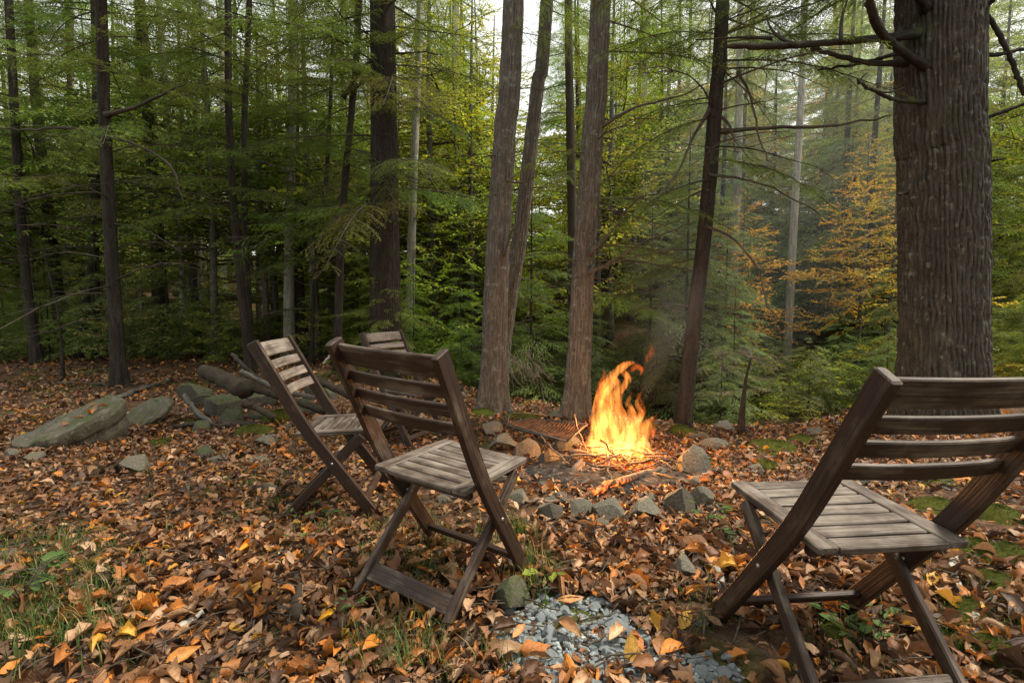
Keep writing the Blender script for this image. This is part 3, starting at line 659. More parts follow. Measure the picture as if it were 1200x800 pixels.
R_limb([(1062, 225), (1053, 228)], 4, 2, 4.1, 4.0)
for dd, w, pts in ((4.75, 5, [(838, 155), (895, 150), (960, 148), (1010, 142), (1045, 136)]), (4.75, 4, [(834, 125), (810, 165), (795, 200), (760, 245)]), (4.7, 3, [(826, 265), (860, 280), (890, 320), (900, 360), (925, 385)]), (4.7, 3, [(830, 205), (870, 210), (915, 225), (960, 252)]), (4.75, 4, [(838, 130), (856, 150), (862, 180)]), (4.75, 3, [(865, 85), (880, 115), (890, 160), (903, 192)]), (4.8, 3, [(848, 40), (900, 22), (985, -5)])):
    P = [at(u, v, dd - .12 * k) for k, (u, v) in enumerate(pts)]; mb, S, t = limb('O', P, w * px(dd) / 2, 1.3 * px(dd) / 2, n=16, wob=.008); mb.build('dead_branch', M['twig'], t)
for key, dd, w, pts in (('N', 4.9, 4, [(703, 150), (740, 128), (775, 118), (830, 98)]), ('N', 4.8, 4, [(688, 320), (720, 305), (760, 280), (815, 263)]), ('N', 4.8, 3, [(690, 300), (720, 268), (745, 235), (790, 225)]), ('K', 5.2, 3, [(594, 212), (612, 214), (632, 204)]), ('K', 5.2, 3, [(590, 300), (600, 270), (620, 250)]),
    ('Hh', 7.9, 4, [(402, 115), (430, 75), (470, 62), (520, 64)]), ('Hh', 7.9, 3, [(405, 110), (440, 90), (480, 92), (530, 82)]), ('B', 6.9, 5, [(124, 135), (160, 125), (195, 108), (222, 97)]), ('B', 6.9, 4, [(122, 160), (80, 150), (35, 152), (0, 150)]), ('B', 6.9, 4, [(128, 160), (160, 170), (200, 195), (215, 240)])):
    P = [at(u, v, dd - .08 * k) for k, (u, v) in enumerate(pts)]; mb, S, t = limb(key, P, w * px(dd) / 2, 1.2 * px(dd) / 2, n=16, wob=.01); mb.build('dead_branch', M['twig'], t)

# ------------------------------------------------------------------ woods behind
FH = 'hemlocks crowding the woods behind the clearing'
def fill(n, ulo, uhi, dlo, dhi, fn, clear=()):
    k = 0; tries = 0; pos = []
    while k < n and tries < n * 40:
        tries += 1
        u = rng.uniform(ulo, uhi); d = math.sqrt(rng.uniform(dlo ** 2, dhi ** 2)); x = (u - 600) * px(d)
        if any(a < u < b and d > c for a, b, c in clear): continue
        if any((x - q) ** 2 + (d - w) ** 2 < (.1 * d) ** 2 for q, w in pos): continue
        pos.append((x, d)); fn(x, d); k += 1
def f_big(x, y): f_hem(x, y, None, 1.5)
def f_hem(x, y, i=None, s=1.0, col=None):
    i = rng.integers(3) if i is None else i
    tree('hemlock', 'hemlock', 'tree', FH, CTR[i], CROWN[i], x, y, rng.uniform(.85, 1.2) * s, col if col else GREEN if rng.random() < .6 else LGREEN if rng.random() < .6 else DGREEN)
fill(4, -160, 420, 11, 13, lambda x, y: f_hem(x, y, 1)); fill(12, -120, 530, 14, 24, f_hem); fill(11, 720, 1320, 14, 24, f_hem); fill(6, 530, 720, 15, 24, f_hem, [(580, 665, 0)])
fill(26, -260, 560, 25, 40, f_big); fill(20, -200, 560, 22, 33, f_hem, [(330, 365, 0)]); fill(34, -250, 1450, 24, 46, f_big, [(585, 660, 0), (885, 960, 0)])
fill(6, 565, 690, 16, 26, lambda x, y: f_hem(x, y, 2, .7)); fill(46, -350, 1550, 34, 62, lambda x, y: f_hem(x, y, None, 1.7), [(590, 655, 0)])
fill(11, 830, 1050, 10, 17, lambda x, y: f_hem(x, y, 2, .9, BLUEG)); fill(5, 1060, 1300, 9, 14, lambda x, y: f_hem(x, y, 2, .9, LGREEN))
def f_dec(col, lab, s0=.75, s1=1.1):
    def f(x, y):
        i = rng.integers(2); tree('broadleaf_tree', lab, 'tree', 'broadleaf trees among the hemlocks', DTR[i], DEC[i], x, y, rng.uniform(s0, s1), col)
    return f
fill(5, 490, 570, 10, 13, f_dec((.34, .37, .05, 1), 'x')); fill(6, 470, 590, 9, 17, f_dec(YGREEN, 'bright yellow-green broadleaf tree in the gap behind the grey-brown trunk'))
fill(7, 690, 840, 10, 18, f_dec(YGREEN, 'yellow-green broadleaf tree behind the flames'))
fill(2, 740, 790, 24, 34, f_dec(PINK, 'rusty pink autumn tree on the far slope'))
fill(1, 845, 885, 8.4, 9.8, f_dec((.46, .30, .045, 1), 'x', .38, .45)); fill(1, 830, 890, 13, 17, f_dec(YELLOW, 'golden autumn tree behind the thin leaning trunk'))
fill(2, 965, 1040, 7.2, 9, f_dec((.48, .34, .045, 1), 'x', .38, .46)); fill(1, 960, 1040, 12, 16, f_dec(YELLOW, 'orange-yellow autumn tree left of the massive trunk'))
fill(4, 1150, 1320, 9, 15, f_dec(YGREEN, 'yellow-green tree at the right edge behind the massive trunk'))
fill(1, 60, 95, 15, 18, f_dec(YELLOW, 'yellow broadleaf tree'))
fill(8, 20, 300, 10, 16, f_dec((.15, .20, .05, 1), 'x', .7, 1.0)); fill(9, 280, 450, 10.5, 17, f_dec((.22, .27, .045, 1), 'x', .7, 1.0)); fill(9, 60, 480, 13, 26, f_dec(YGREEN, 'pale yellow-green tree far behind the left chairs'))
def f_sap(col, lab, s0, s1, grp='hemlock saplings in the understory'):
    def f(x, y):
        i = rng.integers(3); tree('hemlock_sapling', lab, 'sapling', grp, STR[i], SAP[i], x, y, rng.uniform(s0, s1), col)
    return f
fill(26, -150, 440, 9.5, 15, f_sap((.17, .215, .06, 1), 'soft green hemlock sapling in the left understory', .6, 1.1))
fill(34, -250, 640, 15, 26, f_sap(LGREEN, 'x', 1.0, 1.7)); fill(10, 420, 560, 7.6, 12, f_sap(LGREEN, 'feathery green sapling behind the farthest chair', .5, .9))
fill(12, 590, 830, 6.6, 9.5, f_sap(DGREEN, 'dark hemlock sapling in the hollow behind the fire', .7, 1.2))
fill(14, 830, 1080, 5.5, 10, f_sap(BLUEG, 'hemlock sapling on the bank right of the fire', .45, .85))
fill(10, 880, 1300, 10, 16, f_sap(BLUEG, 'bluish hemlock sapling on the far slope at right', .8, 1.4))
fill(7, 1140, 1330, 6, 10, f_sap(LGREEN, 'green hemlock sapling at the right edge behind the chair', .6, 1.0))
def f_shr(col, lab, s0, s1, cat='shrub'):
    def f(x, y):
        i = rng.integers(3); t = thing('leafy_shrub', lab, cat, (x, y, hz(x, y)), rng.uniform(0, 6), 'leafy shrubs in the understory'); s = rng.uniform(s0, s1); t.scale = (s, s, s)
        link('foliage', SHR[i], t).color = tuple(np.array(col) * np.append(rng.uniform(.85, 1.15, 3), 1))
    return f
fill(22, -120, 300, 9.2, 14, f_shr((.17, .22, .06, 1), 'low green shrub under the left trunks', .5, 1.0))
fill(12, 190, 420, 9, 15, f_shr((.22, .26, .05, 1), 'light green shrub behind the left chair and log heap', .5, .95))
fill(4, 260, 340, 13, 17, f_shr(ORANGE, 'rust-coloured low shrub behind the left chair', .5, .8))
fill(24, 880, 1080, 5.4, 9, f_shr(YGREEN, 'yellow-green shrub on the bank left of the massive trunk', .35, .7))
fill(10, 1140, 1300, 5.6, 10, f_shr((.26, .23, .035, 1), 'yellowish shrub behind the right chair', .5, .9))
fill(8, 830, 960, 6, 9, f_shr(GREEN, 'dark green shrub on the bank right of the fire', .35, .7))

# the woods go on behind the photographer: one mass that the photo does not show
mb = MB(); _small = [arrays(hemlock_crown(11, 1.4, 55, 2.6, rng, _cs)) for _ in range(2)]
for x, y in ((-5, -4.5), (-1.8, -6), (2.2, -5.2), (5.6, -4.6), (-9, -1.5), (9, -2), (-9, -7), (-4, -9), (1, -9), (6, -9), (10, -7)):
    bake(mb, _small[rng.integers(2)], xform((x, y, hz(x, y) - .2), rng.uniform(0, 6), 0, 0, rng.uniform(.9, 1.25)))
    madd(mb, tube(np.array([[x, y, -.5], [x, y, 5.], [x, y, 11.]]), [.14, .10, .02], 6), 1)
o = mb.build('forest', [M['needle'], M['twig']]); o.color = GREEN; tag(o, 'hemlock woods around and behind the clearing', 'woods', kind='stuff')

# ------------------------------------------------------------------ chairs
CH = dict(yf=.202, yk=-.107, zk=.455, yt=-.317, zt=.875, zs=.429, ysr=-.162, ysf=.225, W=.458, Ws=.395, yr=-.253, ylt=.141, zlt=.384, Wl=.406, zp=.279)
def rail_line(n=40):
    a, b, c = np.array([CH['yf'], 0.0]), np.array([CH['yk'], CH['zk']]), np.array([CH['yt'], CH['zt']])
    e = unit(b - a); f = unit(c - b); pts = [a, b - e * .13, b - e * .05, b + f * .05, b + f * .13, c]
    # quadratic blend round the bend
    out = [a + (pts[1] - a) * t for t in np.linspace(0, 1, 10)]
    for t in np.linspace(0, 1, 16)[1:]: out.append((1 - t) ** 2 * pts[1] + 2 * t * (1 - t) * b + t * t * pts[4])
    out += [pts[4] + (c - pts[4]) * t for t in np.linspace(0, 1, 8)[1:]]
    return np.array(out)
RL = rail_line()
def rail_at(z): return float(np.interp(z, RL[:, 1], RL[:, 0]))
def make_chair(label):
    t = thing('folding_chair', label, 'chair', group='slatted wooden folding chairs round the fire')
    X = np.array([1., 0, 0]); part = lambda nm, vfg, mt: (lambda mb: (madd(mb, vfg), mb.build(nm, M[mt], t, smooth=False))[1])(MB())
    for s in (-1, 1):
        x = s * (CH['W'] / 2 - .012); P = np.stack([np.full(len(RL), x), RL[:, 0], RL[:, 1]], 1)
        rail = part('rail', bar(P, X, .024, .056, .0035), 'rail_wood')
        xl = s * (CH['Wl'] / 2 - .013); a = np.array([xl, CH['yr'], 0]); b = np.array([xl, CH['ylt'], CH['zlt']]); e = unit(b - a)
        part('leg', bar(a + (b + e * .02 - a) * np.linspace(0, 1, 6)[:, None], X, .022, .042, .004), 'slat_wood')
        # pivot bolt through rail and leg
        p = np.array([s * (CH['W'] / 2), rail_at(CH['zp']), CH['zp']]); mb = MB(); madd(mb, tube(np.array([p - X * s * .05, p, p + X * s * .002, p + X * s * .004]), [.004, .0065, .0065, .004], 10)); mb.build('bolt', M['bolt'], rail)
    wi = CH['W'] / 2 - .025
    for z0, z1 in ((.798, .866), (.735, .777), (.672, .714), (.608, .650)):
        zm = (z0 + z1) / 2; s = np.linspace(-1, 1, 13); ym = rail_at(zm) + .006
        P = np.stack([s * wi, ym - .020 * (1 - s ** 2), np.full(13, zm)], 1)
        tilt = unit(np.array([0, rail_at(z1) - rail_at(z0), z1 - z0]))
        part('back_slat', bar(P, tilt, math.hypot(z1 - z0, rail_at(z1) - rail_at(z0)), .013, .003), 'slat_wood')
    # seat: two side boards, seven slats between them
    zs = CH['zs']; ws = CH['Ws'] / 2; bw = .052
    for s in (-1, 1):
        xs = s * (ws - bw / 2); part('seat_board', bar(np.array([[xs, y, zs - .010] for y in np.linspace(CH['ysr'], CH['ysf'], 4)]), X, bw, .020, .003), 'seat_wood')
    dep = CH['ysf'] - CH['ysr']; gap = .009; sw = (dep - 6 * gap) / 7; inn = ws - bw - .001
    for k in range(7):
        y = CH['ysr'] + sw / 2 + k * (sw + gap) + rng.normal(0, .0008)
        part('seat_slat', bar(np.array([[x, y, zs - .0115 - rng.uniform(0, .0015)] for x in np.linspace(-inn, inn, 4)]), [0, 1., 0], sw, .018, .003), 'seat_wood')
    for yb in (CH['ysr'] + .075, CH['ylt'] + .03): part('seat_bearer', bar(np.array([[x, yb, zs - .0425] for x in np.linspace(-.17, .17, 4)]), [0, 1., 0], .022, .042, .003), 'rail_wood')
    zf = .075; part('stretcher', bar(np.array([[x, rail_at(zf), zf] for x in np.linspace(-wi, wi, 4)]), unit(np.array([0, CH['yk'] - CH['yf'], CH['zk']])), .036, .018, .003), 'rail_wood')
    le = unit(np.array([0, CH['ylt'] - CH['yr'], CH['zlt']])); li = CH['Wl'] / 2 - .026; q = np.array([0, CH['yr'], 0]) + le * .085
    part('stretcher', bar(np.array([q + [x, 0, 0] for x in np.linspace(-li, li, 4)]), le, .062, .016, .003), 'slat_wood')
    return t
c0 = make_chair('dark folding chair seen from behind in the middle, with its foot board near the gravel')
clabels = ['', 'slatted wooden folding chair at the right edge in front of the massive trunk', 'weathered folding chair seen side-on at left in front of the log heap', 'farthest folding chair facing the camera, mostly hidden behind another chair']
for i, (x, y, rz, z, c4, c5) in enumerate(CHAIR_POSE):
    c = c0 if i == 0 else copy_tree(c0)
    c.location = (x, y, z); c.rotation_euler = (-c4, c5, rz)
    if i: c['label'] = clabels[i]
    if i > 1:                                   # these two have silvered backs
        for ch in c.children:
            if ch.name.startswith('back_slat'): ch.material_slots[0].link = 'OBJECT'; ch.material_slots[0].material = M['silver_wood']

# ------------------------------------------------------------------ stones
def rock_mesh(name, mat, r, sub=4, cuts=18, rough=.03, sharp=.40):
    bm = bmesh.new(); bmesh.ops.create_icosphere(bm, subdivisions=sub, radius=1.0); v = np.array([p.co[:] for p in bm.verts]); f = np.array([[q.index for q in p.verts] for p in bm.faces]); bm.free()
    for k in range(cuts):
        n = unit(r.normal(0, 1, 3)); h = r.uniform(sharp, .78); d = v @ n - h; v = v - np.where(d > 0, d, 0)[:, None] * n * .93
    s = r.uniform(0, 50, 3); o = unit(v); v = v + o * (rough * 2.2 * (fbm(v * 1.6 + s, 3) - .5) + rough * .8 * (fbm(v * 6 + s, 3) - .5))[:, None]
    mb = MB(); mb.add(v / np.abs(v).max(0), f); me = mb.mesh(name, mat, True); me.set_sharp_from_angle(angle=R(17)); return me
ROCKS = [rock_mesh('stone', M['rock'], rng, 5, int(rng.integers(12, 22))) for _ in range(6)]
MROCKS = [rock_mesh('stone', M['mossrock'], rng, 4, 12) for _ in range(3)]
def stone(u, v, w, h, label, name='stone', cat='stone', moss=False, rz=None, depth=.8, k=None, tilt=(0, 0), sink=.36, group='loose stones round the fire', mesh=None):
    """a stone w x h pixels large whose foot is seen at pixel u, v"""
    g = ground(u, v); d = g[1]; a = w * px(d) / 2 * d / math.hypot(g[0], d); b = .82 * h * px(d) / 2 / (1 - sink)
    me = mesh or (MROCKS if moss else ROCKS)[rng.integers(3 if moss else 6) if k is None else k]
    o = link(name, me, None, (g[0], g[1] + a * depth * .8, g[2] + b * (1 - 2 * sink)), (tilt[0], tilt[1], rng.uniform(-.35, .35) if rz is None else rz), (a, a * depth, b))
    return tag(o, label, cat, group)
def slab_mesh(name, mat, seed, out, t0, t1):
    """a flat boulder: an outline, an upper face that slopes, broken edges"""
    r = np.random.default_rng(seed); N = 72; a = np.linspace(0, 2 * PI, N, endpoint=False); pr = [(0, 0), (0, .25), (0, .45), (0, .62), (0, .76), (-.01, .87), (-.04, .95), (-.14, .995), (-.26, 1.0), (-.38, .985), (-.43, .92), (-.50, .94), (-.70, .90), (-.88, .82), (-1.1, .70)]
    V = []
    O = np.array(out); oa = np.arctan2(O[:, 1], O[:, 0]); od = np.hypot(O[:, 0], O[:, 1]); i = np.argsort(oa); R0 = np.interp(a, np.r_[oa[i] - 2 * PI, oa[i], oa[i] + 2 * PI], np.r_[od[i], od[i], od[i]])
    for z, s in pr:
        p = np.stack([np.cos(a) * R0 * s, np.sin(a) * R0 * s, np.full(N, z * t0)], 1)
        p[:, 2] += t1 * p[:, 0] * (1 if z > -.5 else .4); V.append(p)
    V = np.concatenate(V); V += (np.stack([fbm(V * 2.6 + 3 * k + seed, 5) for k in range(3)], 1) - .5) * np.array([.16, .16, .16])
    i = np.arange(len(pr) - 1)[:, None] * N; j = np.arange(N)[None, :]; k = (j + 1) % N
    q = np.stack([i + j, i + N + j, i + N + k, i + k], -1).reshape(-1, 4); mb = MB(); mb.add(V, q); me = mb.mesh(name, mat, True); me.set_sharp_from_angle(angle=R(32)); return me
g = ground(52, 529); s1 = link('boulder', slab_mesh('boulder', M['fieldrock'], 5, [(-1.15, -.1), (-.8, -.42), (-.2, -.5), (.45, -.42), (.98, -.2), (1.05, .25), (.7, .5), (0, .55), (-.7, .35)],   .42, .10), None, g + [-.04, .27, .185], (.30, -.02, .12), (.33, .58, .80))
tag(s1, 'large flat olive-grey boulder with moss and fallen leaves on top at far left', 'boulder')
g = ground(163, 500); s2 = link('boulder', slab_mesh('boulder', M['fieldrock'], 11, [(-.95, -.5), (.5, -.62), (1.0, -.1), (.85, .5), (.2, .72), (-.7, .5)], .3, .1), None, g + [0, .12, .13], (.62, .05, -.1), (.20, .26, .3))
tag(s2, 'smaller grey slab leaning out of the leaves beside the large flat boulder', 'boulder')
for a in ((814, 561, 50, 46, 'rounded boulder right of the flames with an orange glow on its fire side', 0, 0), (795, 606, 52, 44, 'angular grey rock in front of the rounded boulder, glowing orange at its left', 1, 0), (826, 600, 36, 34, 'grey stone tucked against the right side of the angular rock', 2, 0),
    (717, 613, 52, 42, 'dark faceted stone at the front of the fire ring', 3, 0), (764, 611, 64, 26, 'long pale flat stone at the front right of the fire ring', 4, .15), (682, 610, 32, 30, 'small upright grey stone at the front of the fire ring', 5, 0),
    (703, 626, 31, 20, 'small rounded stone lying in front of the fire ring', 0, 0), (640, 611, 46, 26, 'dark low stone left of the small upright one', 1, 0), (656, 589, 22, 13, 'little flat stone at the ash edge of the fire', 2, 0), (607, 594, 34, 32, 'pale blocky stone beside the front seat of the middle chair', 3, 0),
    (592, 527, 46, 20, 'flat slab on the left edge of the fire ring below the grill', 4, .3), (578, 512, 30, 22, 'tilted slab left of the grill', 5, .5), (615, 540, 40, 30, 'brown-grey stone propping the left corner of the grill', 0, 0), (640, 548, 34, 28, 'heat-reddened stone propping the front of the grill', 1, 0), (668, 532, 30, 26, 'heat-reddened stone under the grill close to the flames', 2, 0), (660, 492, 50, 10, 'long thin slab behind the grill', 4, .05),
    (842, 531, 44, 18, 'flat pale stone beyond the rounded boulder', 2, .2), (822, 517, 30, 12, 'small flat stone at the edge of the bank behind the fire', 1, 0), (855, 508, 42, 16, 'long humped stone at the edge of the bank', 4, -.2), (890, 556, 26, 20, 'small mossy stone left of the right chair seat', 3, 0), (960, 512, 26, 12, 'small pale stone on the leafy edge of the bank', 5, 0),
    (808, 683, 52, 34, 'flat broken stone in the leaves between the fire and the right chair', 4, .4), (773, 562, 26, 14, 'small grey stone between the flames and the rounded boulder', 5, 0), (742, 560, 20, 10, 'small ash-covered stone in the embers', 0, 0), (1013, 575, 46, 22, 'mossy grey stone seen under the right chair back', 2, .2), (665, 612, 20, 12, 'pebble-sized stone between two ring stones', 1, 0)):
    stone(a[0], a[1], a[2], a[3], a[4], k=a[5], rz=a[6])
for a in ((252, 545, 34, 17, 'small pale stone left of the left chair', 3, 0, 'loose stones on the left'), (310, 522, 42, 12, 'flat stone in moss behind the left chair', 4, 0, 'loose stones on the left'), (150, 556, 62, 24, 'flat greenish stone in the leaves below the smaller slab', 4, .3, 'loose stones on the left'), (304, 580, 44, 16, 'flat grey stone at the foot of the left chair', 1, 0, 'loose stones on the left'),
    (35, 543, 44, 14, 'thin slate piece below the large flat boulder', 4, .1, 'loose stones on the left'), (4, 540, 34, 16, 'slate piece at the left edge below the large boulder', 2, 0, 'loose stones on the left'), (88, 576, 36, 12, 'thin stone half buried left of the greenish one', 5, 0, 'loose stones on the left'), (296, 548, 36, 14, 'low grey stone between the pale stone and the left chair', 0, .2, 'loose stones on the left'), (330, 505, 24, 10, 'small stone behind the left chair seat', 1, 0, 'loose stones on the left')):
    stone(*a[:5], k=a[5], rz=a[6], group=a[7])
stone(229, 508, 30, 16, 'mossy lump of stone in front of the log heap', moss=True, group='loose stones on the left'); stone(232, 538, 30, 16, 'moss-covered stone left of the small pale stone', moss=True, group='loose stones on the left')
g = ground(597, 722); o = link('stone', rock_mesh('stone', M['mossrock'], np.random.default_rng(21), 4, 16, .04, .45), None, g + [0, .07, .028], (0, .06, .35), (.07, .075, .06)); tag(o, 'dark blocky stone between the middle chair leg and the gravel', 'stone', 'loose stones round the fire')
for k in range(22):                             # little stones wedged between the big ones of the ring
    a = rng.uniform(-2.9, .2); u = 715 + 92 * math.cos(a) + rng.normal(0, 9); v = 560 - 46 * math.sin(a) + rng.normal(0, 5); w = rng.uniform(9, 22)
    stone(u, v, w, w * rng.uniform(.5, .75), 'small loose stone wedged among the larger stones of the fire ring', group='little stones between the ring stones', sink=.3)
for a in rng.uniform(0, 1, (26, 4)):            # half-buried stones showing between the leaves
    u = 860 * a[0] + 100; v = 560 + 190 * a[1]
    if 560 < u < 800 and v > 600: v -= 80 * (v > 680)
    w = 12 + 16 * a[2]; stone(u, v, w, w * .45, 'half-buried small grey stone poking out of the fallen leaves', group='half-buried small stones in the leaves', sink=.4)

# ------------------------------------------------------------------ ash bed, firewood, embers, flames
FC = ground(722, 552)
def lump(cx, cyy, rx, ry, hgt, name, mat, seed, n=26, m=9):
    a = np.linspace(0, 2 * PI, n, endpoint=False); V = []
    for s in np.linspace(0, 1, m):
        q = np.stack([cx + np.cos(a) * rx * s, cyy + np.sin(a) * ry * s], 1); w = fbm(np.stack([q[:, 0] * 9, q[:, 1] * 9, np.full(n, seed)], 1), 3)
        V.append(np.column_stack([q, H(q[:, 0], q[:, 1]) + hgt * (1 - s ** 2) * (.5 + w) - .02 * (s == 1) + .02]))
    V = np.concatenate(V); i = np.arange(m - 1)[:, None] * n; j = np.arange(n)[None, :]; k = (j + 1) % n
    mb = MB(); mb.add(V, np.stack([i + j, i + n + j, i + n + k, i + k], -1).reshape(-1, 4)); return mb
fire = thing('campfire', 'campfire of tall orange and yellow flames over a heap of burning sticks', 'campfire', FC)
mb = lump(FC[0] - .08, FC[1] - .05, .58, .42, .035, '', None, 3.3); mb.v = [v - FC for v in mb.v]; mb.build('ash_bed', M['ash'], fire)
mb = MB()
for k in range(70):                             # glowing coals
    a = rng.uniform(0, 6.28); r = .20 * math.sqrt(rng.random()); s = rng.uniform(.012, .03); bmx = bmesh.new(); bmesh.ops.create_icosphere(bmx, subdivisions=1, radius=s); v = np.array([p.co[:] for p in bmx.verts]); f = np.array([[q.index for q in p.verts] for p in bmx.faces]); bmx.free()
    mb.add(v * (1 + rng.normal(0, .15, v.shape)) + [math.cos(a) * r + .04, math.sin(a) * r * .8, .04 + rng.uniform(0, .05)], f)
mb.build('embers', M['ember'], fire, False)['kind'] = 'stuff'
def flame(pix, wid, d, mat='flame', flat=.8, name='flame'):
    P = smooth_path([at(u, v, d + .03 * math.sin(k * 1.7)) for k, (u, v) in enumerate(pix)], 26); s = np.linspace(0, 1, 26)
    r = np.interp(s, np.linspace(0, 1, len(wid)), wid) * px(d) / 2 * .95; mb = MB(); madd(mb, tube(P - FC, np.maximum(r, .0008), 14, True, .22, 11, flat)); return mb.build(name, M[mat], fire)
fd = FC[1]
FL = [([(716, 550), (713, 520), (707, 495), (704, 470), (712, 450), (722, 436), (734, 427), (746, 424)], [20, 34, 30, 20, 15, 12, 9, 1], 0, 'flame'),
    ([(730, 550), (731, 520), (728, 498), (721, 476), (725, 455), (720, 441), (726, 432)], [22, 32, 30, 20, 12, 7, 1], .05, 'flame'), ([(742, 550), (744, 527), (750, 510), (757, 497), (766, 487)], [20, 26, 19, 11, 1], -.03, 'flame'),
    ([(704, 548), (700, 522), (698, 502), (705, 482), (700, 466), (706, 452)], [16, 22, 16, 10, 7, 1], .03, 'flame'), ([(722, 552), (727, 530), (738, 508), (742, 488), (736, 472), (741, 458)], [24, 30, 20, 13, 8, 1], -.08, 'flame'),
    ([(692, 545), (691, 522), (696, 505), (693, 490), (697, 478)], [10, 14, 10, 6, 1], .02, 'flame'), ([(757, 548), (760, 530), (755, 516), (762, 500), (760, 490)], [12, 16, 11, 7, 1], 0, 'flame'), ([(735, 525), (743, 502), (751, 485), (746, 472), (751, 462)], [10, 14, 9, 5, 1], -.1, 'flame'),
    ([(712, 530), (704, 505), (712, 485), (705, 468), (712, 455)], [14, 16, 11, 6, 1], -.1, 'flame'), ([(726, 460), (736, 444), (730, 434), (739, 425), (748, 430)], [8, 10, 8, 6, 1], -.03, 'flame'), ([(734, 540), (738, 520), (746, 500), (744, 486)], [16, 18, 10, 1], .08, 'flame'),
    ([(745, 545), (754, 525), (752, 508), (758, 496), (755, 486)], [12, 14, 10, 6, 1], .07, 'flame'), ([(718, 480), (712, 462), (718, 448), (713, 436)], [10, 12, 7, 1], .06, 'flame'), ([(731, 441), (745, 430), (752, 434), (749, 442)], [3, 8, 6, 1], .02, 'flame_thin'), ([(712, 474), (704, 457), (709, 442), (706, 432)], [6, 14, 9, 1], .04, 'flame_thin'),
    ([(757, 430), (759, 421), (764, 411), (761, 400)], [1, 8, 7, 1], .05, 'flame_thin'), ([(745, 500), (753, 482), (748, 466), (752, 458)], [4, 10, 6, 1], 0, 'flame_thin'), ([(750, 520), (763, 508), (765, 494), (771, 484)], [8, 10, 6, 1], .06, 'flame_thin'), ([(768, 545), (773, 532), (768, 520)], [8, 9, 1], -.04, 'flame_thin'), ([(688, 545), (684, 530), (688, 515)], [8, 9, 1], 0, 'flame_thin'),
    ([(725, 574), (728, 564), (735, 556), (733, 548)], [6, 14, 10, 1], -.2, 'flame_thin'), ([(708, 580), (712, 571), (708, 562)], [6, 12, 1], -.2, 'flame_thin'), ([(742, 568), (748, 560), (744, 552)], [6, 12, 1], -.16, 'flame_thin')]
for pix, wid, dd, mt in FL:
    flame(pix, wid, fd + dd, mt)
fl = bpy.data.lights.new('fire_light', 'POINT'); fl.energy = 70; fl.color = (1, .42, .12); fl.shadow_soft_size = .13
lo = bpy.data.objects.new('fire_light', fl); C.objects.link(lo); lo.location = at(724, 515, fd)
lo.parent = fire; lo.location = np.array(at(724, 515, fd)) - FC

def stick(pts, r0, r1, label, name='stick', cat='stick', group=None, mat='burn', heat=None, seg=8, n=12, wob=.006, rn=.15):
    P = smooth_path(pts, n); P = P + rng.normal(0, wob, P.shape); v, f, g = tube(P, np.linspace(r0, r1, n), seg, True, rn, 14)
    g = g + rng.uniform(0, 9, 3); c = np.zeros((len(v), 4)); c[:, 3] = 1
    if heat is not None: c[:, :3] = np.exp(-(np.linalg.norm(v - heat, axis=1) / .16) ** 2)[:, None]
    mb = MB(); b = P[0].copy(); madd(mb, (v - b, f, g), 0, c); return tag(mb.build(name, M[mat], None, True, b), label, cat, group)
hc = FC + [0.02, 0, .06]
HG = 'thin sticks heaped in the fire'
for k in range(72):
    a = rng.uniform(0, 6.28); ln = rng.uniform(.16, .42); w = 1 + (k > 34) * .8; c = hc + [rng.normal(-.04, .10 * w), rng.normal(-.03, .07 * w), rng.uniform(-.01, .10 / w)]; d = np.array([math.cos(a), math.sin(a) * .8, rng.normal(0, .18)]) * ln
    r = rng.uniform(.003, .009); stick([c - d * .5, c + d * .5 * [.2, .2, .2] + rng.normal(0, .01, 3), c + d * .5], r, r * .6, 'thin stick in the smouldering heap under the flames', group=HG, heat=hc, seg=6, n=8, rn=.1)
def gp(u, v, h=0.): q = ground(u, v); return q + [0, 0, h]
stick([gp(692, 583, .03), gp(725, 574, .05), gp(760, 562, .05), gp(783, 557, .04)], .022, .016, 'thick bark-covered branch lying across the front of the embers', heat=gp(705, 575, .03), cat='log', name='log', seg=12)
stick([at(661, 589, fd - .34), at(667, 572, fd - .28), at(673, 556, fd - .2), at(679, 541, fd - .1)], .034, .032, 'split log with frayed end pointing towards the camera from the fire', name='log', cat='log', seg=12, heat=gp(690, 530, .08))
stick([at(668, 528, fd - .1), at(700, 533, fd - .05), at(735, 540, fd), at(762, 545, fd + .05)], .012, .008, 'pale stick lying level across the fire heap', heat=hc)
stick([at(664, 536, fd - .15), at(690, 532, fd - .1), at(720, 542, fd - .1), at(750, 556, fd - .1)], .009, .006, 'long dark stick slanting down across the fire heap', heat=hc)
stick([at(634, 513, fd - .1), at(650, 528, fd - .15), at(668, 545, fd - .2)], .007, .005, 'thin stick leaning on the front of the grill')
stick([at(672, 485, fd + .1), at(677, 500, fd + .08), at(690, 530, fd)], .007, .005, 'thin stick standing up beside the left of the flames', heat=hc)
stick([at(706, 515, fd - .1), at(722, 537, fd - .15), at(742, 565, fd - .25), at(756, 588, fd - .35)], .006, .004, 'bent thin stick drooping over the front branch', heat=hc)
stick([gp(690, 592, .02), gp(640, 590, .02), gp(612, 596, .03)], .012, .008, 'grey stick in the ash left of the split log')
stick([gp(700, 563, .03), gp(690, 558, .05), gp(680, 552, .05)], .014, .01, 'short charred stick end by the embers', heat=hc)
